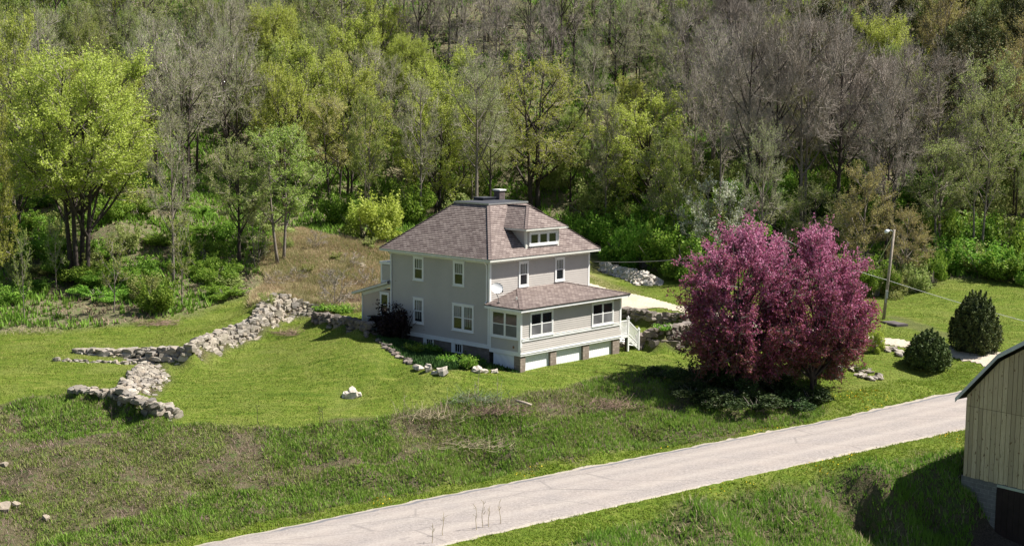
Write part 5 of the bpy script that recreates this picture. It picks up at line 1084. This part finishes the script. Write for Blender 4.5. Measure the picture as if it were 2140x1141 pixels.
# brush heaps, sticks, tall stalks
def brush(name, px, py, n, L, h, mat, label, cat, seed, up=.1, wid=1.0):
    P = hit(px, py); r = np.random.default_rng(seed); p0 = np.clip(r.normal(0, .8, (n, 3)), -1.5, 1.5)*[wid, wid*.6, h*.4]; p0[:, 2] = np.abs(p0[:, 2]); d = r.normal(size=(n, 3)); d[:, 2] = d[:, 2]*.35+up; d /= np.linalg.norm(d, axis=1)[:, None]; q = p0+d*L*r.uniform(.4, 1, (n, 1)); q[:, 2] = np.maximum(q[:, 2], .02)
    v, f = cones(p0, q, .010); o = link(name, np_mesh(name, v, f, mat)); o.location = tuple(P); tag(o, label, cat)
M_brown = flat('brown_twigs', (.25, .17, .13), .9, .3, 3); M_straw = flat('straw_stalks', (.36, .30, .20), .9, .2, 3); M_blue = flat('grey_green_stalks', (.17, .21, .13), .9, .2, 3)
brush('brush_pile', 612, 698, 240, .9, .25, M_brown, 'flat pile of brown cuttings on the lawn by the long stone wall', 'brush pile', 61, .05, .9)
brush('brush_pile', 325, 678, 260, 1.0, .4, M_brown, 'brown brush heap at the back edge of the left lawn', 'brush pile', 62, .15, 1.0)
brush('grass_clump', 1000, 838, 200, 1.2, .2, M_blue, 'grey green stalks spilling over the lip of the bank', 'grass clump', 63, .45, 1.1)
brush('grass_clump', 900, 872, 260, 1.1, .3, M_straw, 'straw coloured dead grass clump on the bank edge', 'grass clump', 64, .55, 1.2)
brush('grass_clump', 1040, 862, 300, .9, .3, M_brown, 'reddish brown dry clump on the bank below the porch', 'grass clump', 65, .45, 1.0)
brush('grass_clump', 1270, 850, 300, .9, .3, M_brown, 'reddish brown dry clump on the bank left of the pink tree shade', 'grass clump', 66, .35, 1.1)
brush('grass_clump', 1000, 930, 300, 1.0, .3, M_straw, 'pale dry tangle in the middle of the bank', 'grass clump', 67, .3, 1.6)
brush('grass_clump', 60, 694, 300, .7, .2, M_straw, 'strip of pale dead reeds along the back of the left lawn', 'grass clump', 68, .8, 1.8)
brush('grass_clump', 740, 640, 220, 1.6, .5, M_brown, 'bare thicket of reddish twigs on the mound behind the shed', 'grass clump', 69, .9, 1.0)
def stalks(pts, label, group, mat, seed, name='dead_stalk', cat='dead stalk'):
    rr = random.Random(seed)
    for px, py, h in pts:
        P = hit(px, py); b = MB(); x = y = 0; q = [(0, 0, -.05)]
        for i in range(1, 5): x += rr.uniform(-.05, .05); y += rr.uniform(-.04, .04); q.append((x, y, h*i/4))
        b.tube(q, [.016, .014, .012, .01, .006], 4)
        for _ in range(5): t = rr.uniform(.5, .95)*h; b.beam((x*.7, y*.7, t), (x*.7+rr.uniform(-.16, .16), y*.7+rr.uniform(-.16, .16), t+rr.uniform(.05, .2)), .012, .012)
        o = b.build(name, mat); o.location = tuple(P); tag(o, label, cat, group); PENDING.append((px, o))
stalks([(130, 900, 1.1), (235, 890, 1.1), (540, 888, 1.0), (668, 884, .9), (676, 884, .8), (318, 930, .8), (131, 945, .8), (425, 935, .7), (530, 960, 1.1)], 'thin dark dead weed stalk standing on the left bank', 'dark weed stalks on the left bank', M_bdark, 71)
stalks([(926, 1125, 1.1), (996, 1112, 1.1), (1010, 1108, 1.3), (1022, 1106, 1.0), (1046, 1100, 1.1), (902, 1138, .9)], 'pale dry weed stalk at the near edge of the road', 'pale weed stalks at the near road edge', M_straw, 72)
stalks([(1000, 826, 1.2), (1039, 832, 1.2), (994, 832, .9), (843, 880, 1.4)], 'tall pale dead stalk at the lip of the bank below the porch', 'tall pale stalks below the porch', M_straw, 73)
P = hit(1096, 852); b = MB(); b.tube([(-.45, .15, .22), (0, 0, .14), (.35, -.15, .06)], [.07, .08, .07], 8); o = b.build('log', flat('cut_log', (.36, .30, .24), .9, .2, 4), smooth=True); o.location = tuple(P+[0, 0, .1]); tag(o, 'short pale cut log lying on the bank', 'log')
# ------------------------------------------------------------------ pole, lamp, wires
M_pole = flat('weathered_pole', (.32, .27, .22), .9, .25, 5); M_met = flat('lamp_metal', (.62, .66, .70), .4, .05, 2, .5); M_blk = flat('cable_black', (.03, .03, .03), .5)
P = hit(1846, 667); dp = depth(P); hp = (667-479)*dp/FPX; pole = empty('utility_pole', tuple(P), 0, 'wooden utility pole with a lamp arm standing on the far right lawn', 'utility pole')
tx = (1861-1846)*dp/FPX
b = MB(); b.tube([(0, 0, -.3), (tx*.5, 0, hp*.5), (tx, 0, hp)], [.12, .11, .09], 10); b.build('pole_shaft', M_pole, pole, True)
b = MB(); b.tube([(tx, 0, hp-.25), (tx-.25, -.1, hp-.05), (tx-.5, -.15, hp-.08)], [.025]*3, 6); arm = b.build('lamp_arm', M_met, pole)
b = MB(); b.tube([(tx-.42, -.14, hp-.06), (tx-.52, -.16, hp-.09), (tx-.62, -.18, hp-.16), (tx-.62, -.18, hp-.26)], [.07, .12, .15, .11], 10); b.build('lamp_head', flat('lamp_white', (.80, .82, .85), .35, .05), arm, True)
b = MB(); b.box((-.06+.1, -.26, 1.55), (.20, -.13, 2.1)); b.box((.03, -.2, 1.2), (.09, -.14, 1.56)); b.build('meter_box', flat('meter_grey', (.45, .45, .44), .5), pole)
def wire(name, p, q, sag, label, cat, mat=M_blk, rad=.022):
    p, q = A(p, ), A(q); t = np.linspace(0, 1, 26); pts = [p+(q-p)*x-A((0, 0, 1))*sag*4*x*(1-x) for x in t]; b = MB(); b.tube(pts, [rad]*26, 5); o = b.build(name, mat, None, True); tag(o, label, cat)
top = P+[tx, 0, hp]
wire('guy_wire', top-[.05, 0, .35], atdepth(1822, 572, dp+6), 0, 'thin guy wire running down behind the lamp pole into the bushes', 'guy wire', M_met, .018)
M_wirep = flat('aluminium_cable', (.58, .58, .54), .4, .1)
far = atdepth(1640, 500, dp+11); nearb = atdepth(2330, 718, 88)
mid = atdepth(1853, 585, dp-.15)
wire('overhead_cable', far, mid, .25, 'pale overhead cable coming from the wood to the lamp pole', 'cable', M_wirep, .020); wire('overhead_cable', mid, nearb, .2, 'pale overhead cable running from the lamp pole over the tall juniper', 'cable', M_wirep, .020)
hc = toW(9.1, 8.5, 4.6); wire('service_cable', atdepth(1236, 547, depth(hc)), far, .6, 'dark service cable running from the house across the back lawn', 'cable', M_blk, .022)
b = MB(); b.tube([(0, 0, -.3), (0, 0, 6.5)], [.15, .12], 8)
Pf = A((far[0], far[1], gz(far[0], far[1]))); o = b.build('utility_pole', M_pole); o.location = tuple(Pf); o.scale = (1, 1, max(.3, (far[2]-Pf[2]+.3)/6.5)); tag(o, 'wooden cable pole hidden behind the pink trees at the edge of the wood', 'utility pole')
for i, (px, py, lb) in enumerate([(1862, 676, 'dark flat slab nearest the foot of the lamp pole'), (1877, 681, 'dark flat slab partly beneath its neighbour right of the lamp pole')]):
    Q = hit(px, py); b = MB(); b.box((-.52, -.42, 0), (.52, .42, .1+.04*i)); b.box((-.46, -.36, .1+.04*i), (.46, .36, .125+.04*i)); o = b.build('slab', flat('slate_slab', (.10, .085, .085), .8, .2, 3)); o.location = tuple(Q); o.rotation_euler = (0, 0, .25+.2*i); tag(o, lb, 'slab')
# utility box by the small tree
Q = hit(1748, 792); bx = empty('utility_box', tuple(Q), .3, 'grey green utility pedestal box with pale lid under the pink tree', 'utility box')
b = MB(); b.box((-.22, -.2, -.05), (.22, .2, .72)); b.build('cabinet', flat('box_green', (.16, .20, .17), .5), bx); b = MB(); b.box((-.25, -.23, .72), (.25, .23, .78)); b.build('lid', flat('box_lid', (.62, .64, .62), .5), bx)

by = {}
for q in PENDING: by.setdefault(q[1]['label'], []).append(q)
for lb, L in by.items():
    L.sort(key=lambda q: q[0]); W3 = {2: ['left of two', 'right of two'], 3: ['leftmost of three', 'middle of three', 'rightmost of three'], 4: ['leftmost of four', 'second of four', 'third of four', 'rightmost of four']}.get(len(L))
    if W3 is None and len(L) > 4: W3 = ['leftmost']+[w_+' from left' for w_ in ['second', 'third', 'fourth', 'fifth', 'sixth', 'seventh', 'eighth', 'ninth', 'tenth', 'eleventh', 'twelfth', 'thirteenth', 'fourteenth', 'fifteenth', 'sixteenth', 'seventeenth'][:len(L)-2]]+['rightmost']
    if W3:
        for wd_, q in zip(W3, L): q[1]['label'] = wd_+': '+lb if False else lb+', '+wd_

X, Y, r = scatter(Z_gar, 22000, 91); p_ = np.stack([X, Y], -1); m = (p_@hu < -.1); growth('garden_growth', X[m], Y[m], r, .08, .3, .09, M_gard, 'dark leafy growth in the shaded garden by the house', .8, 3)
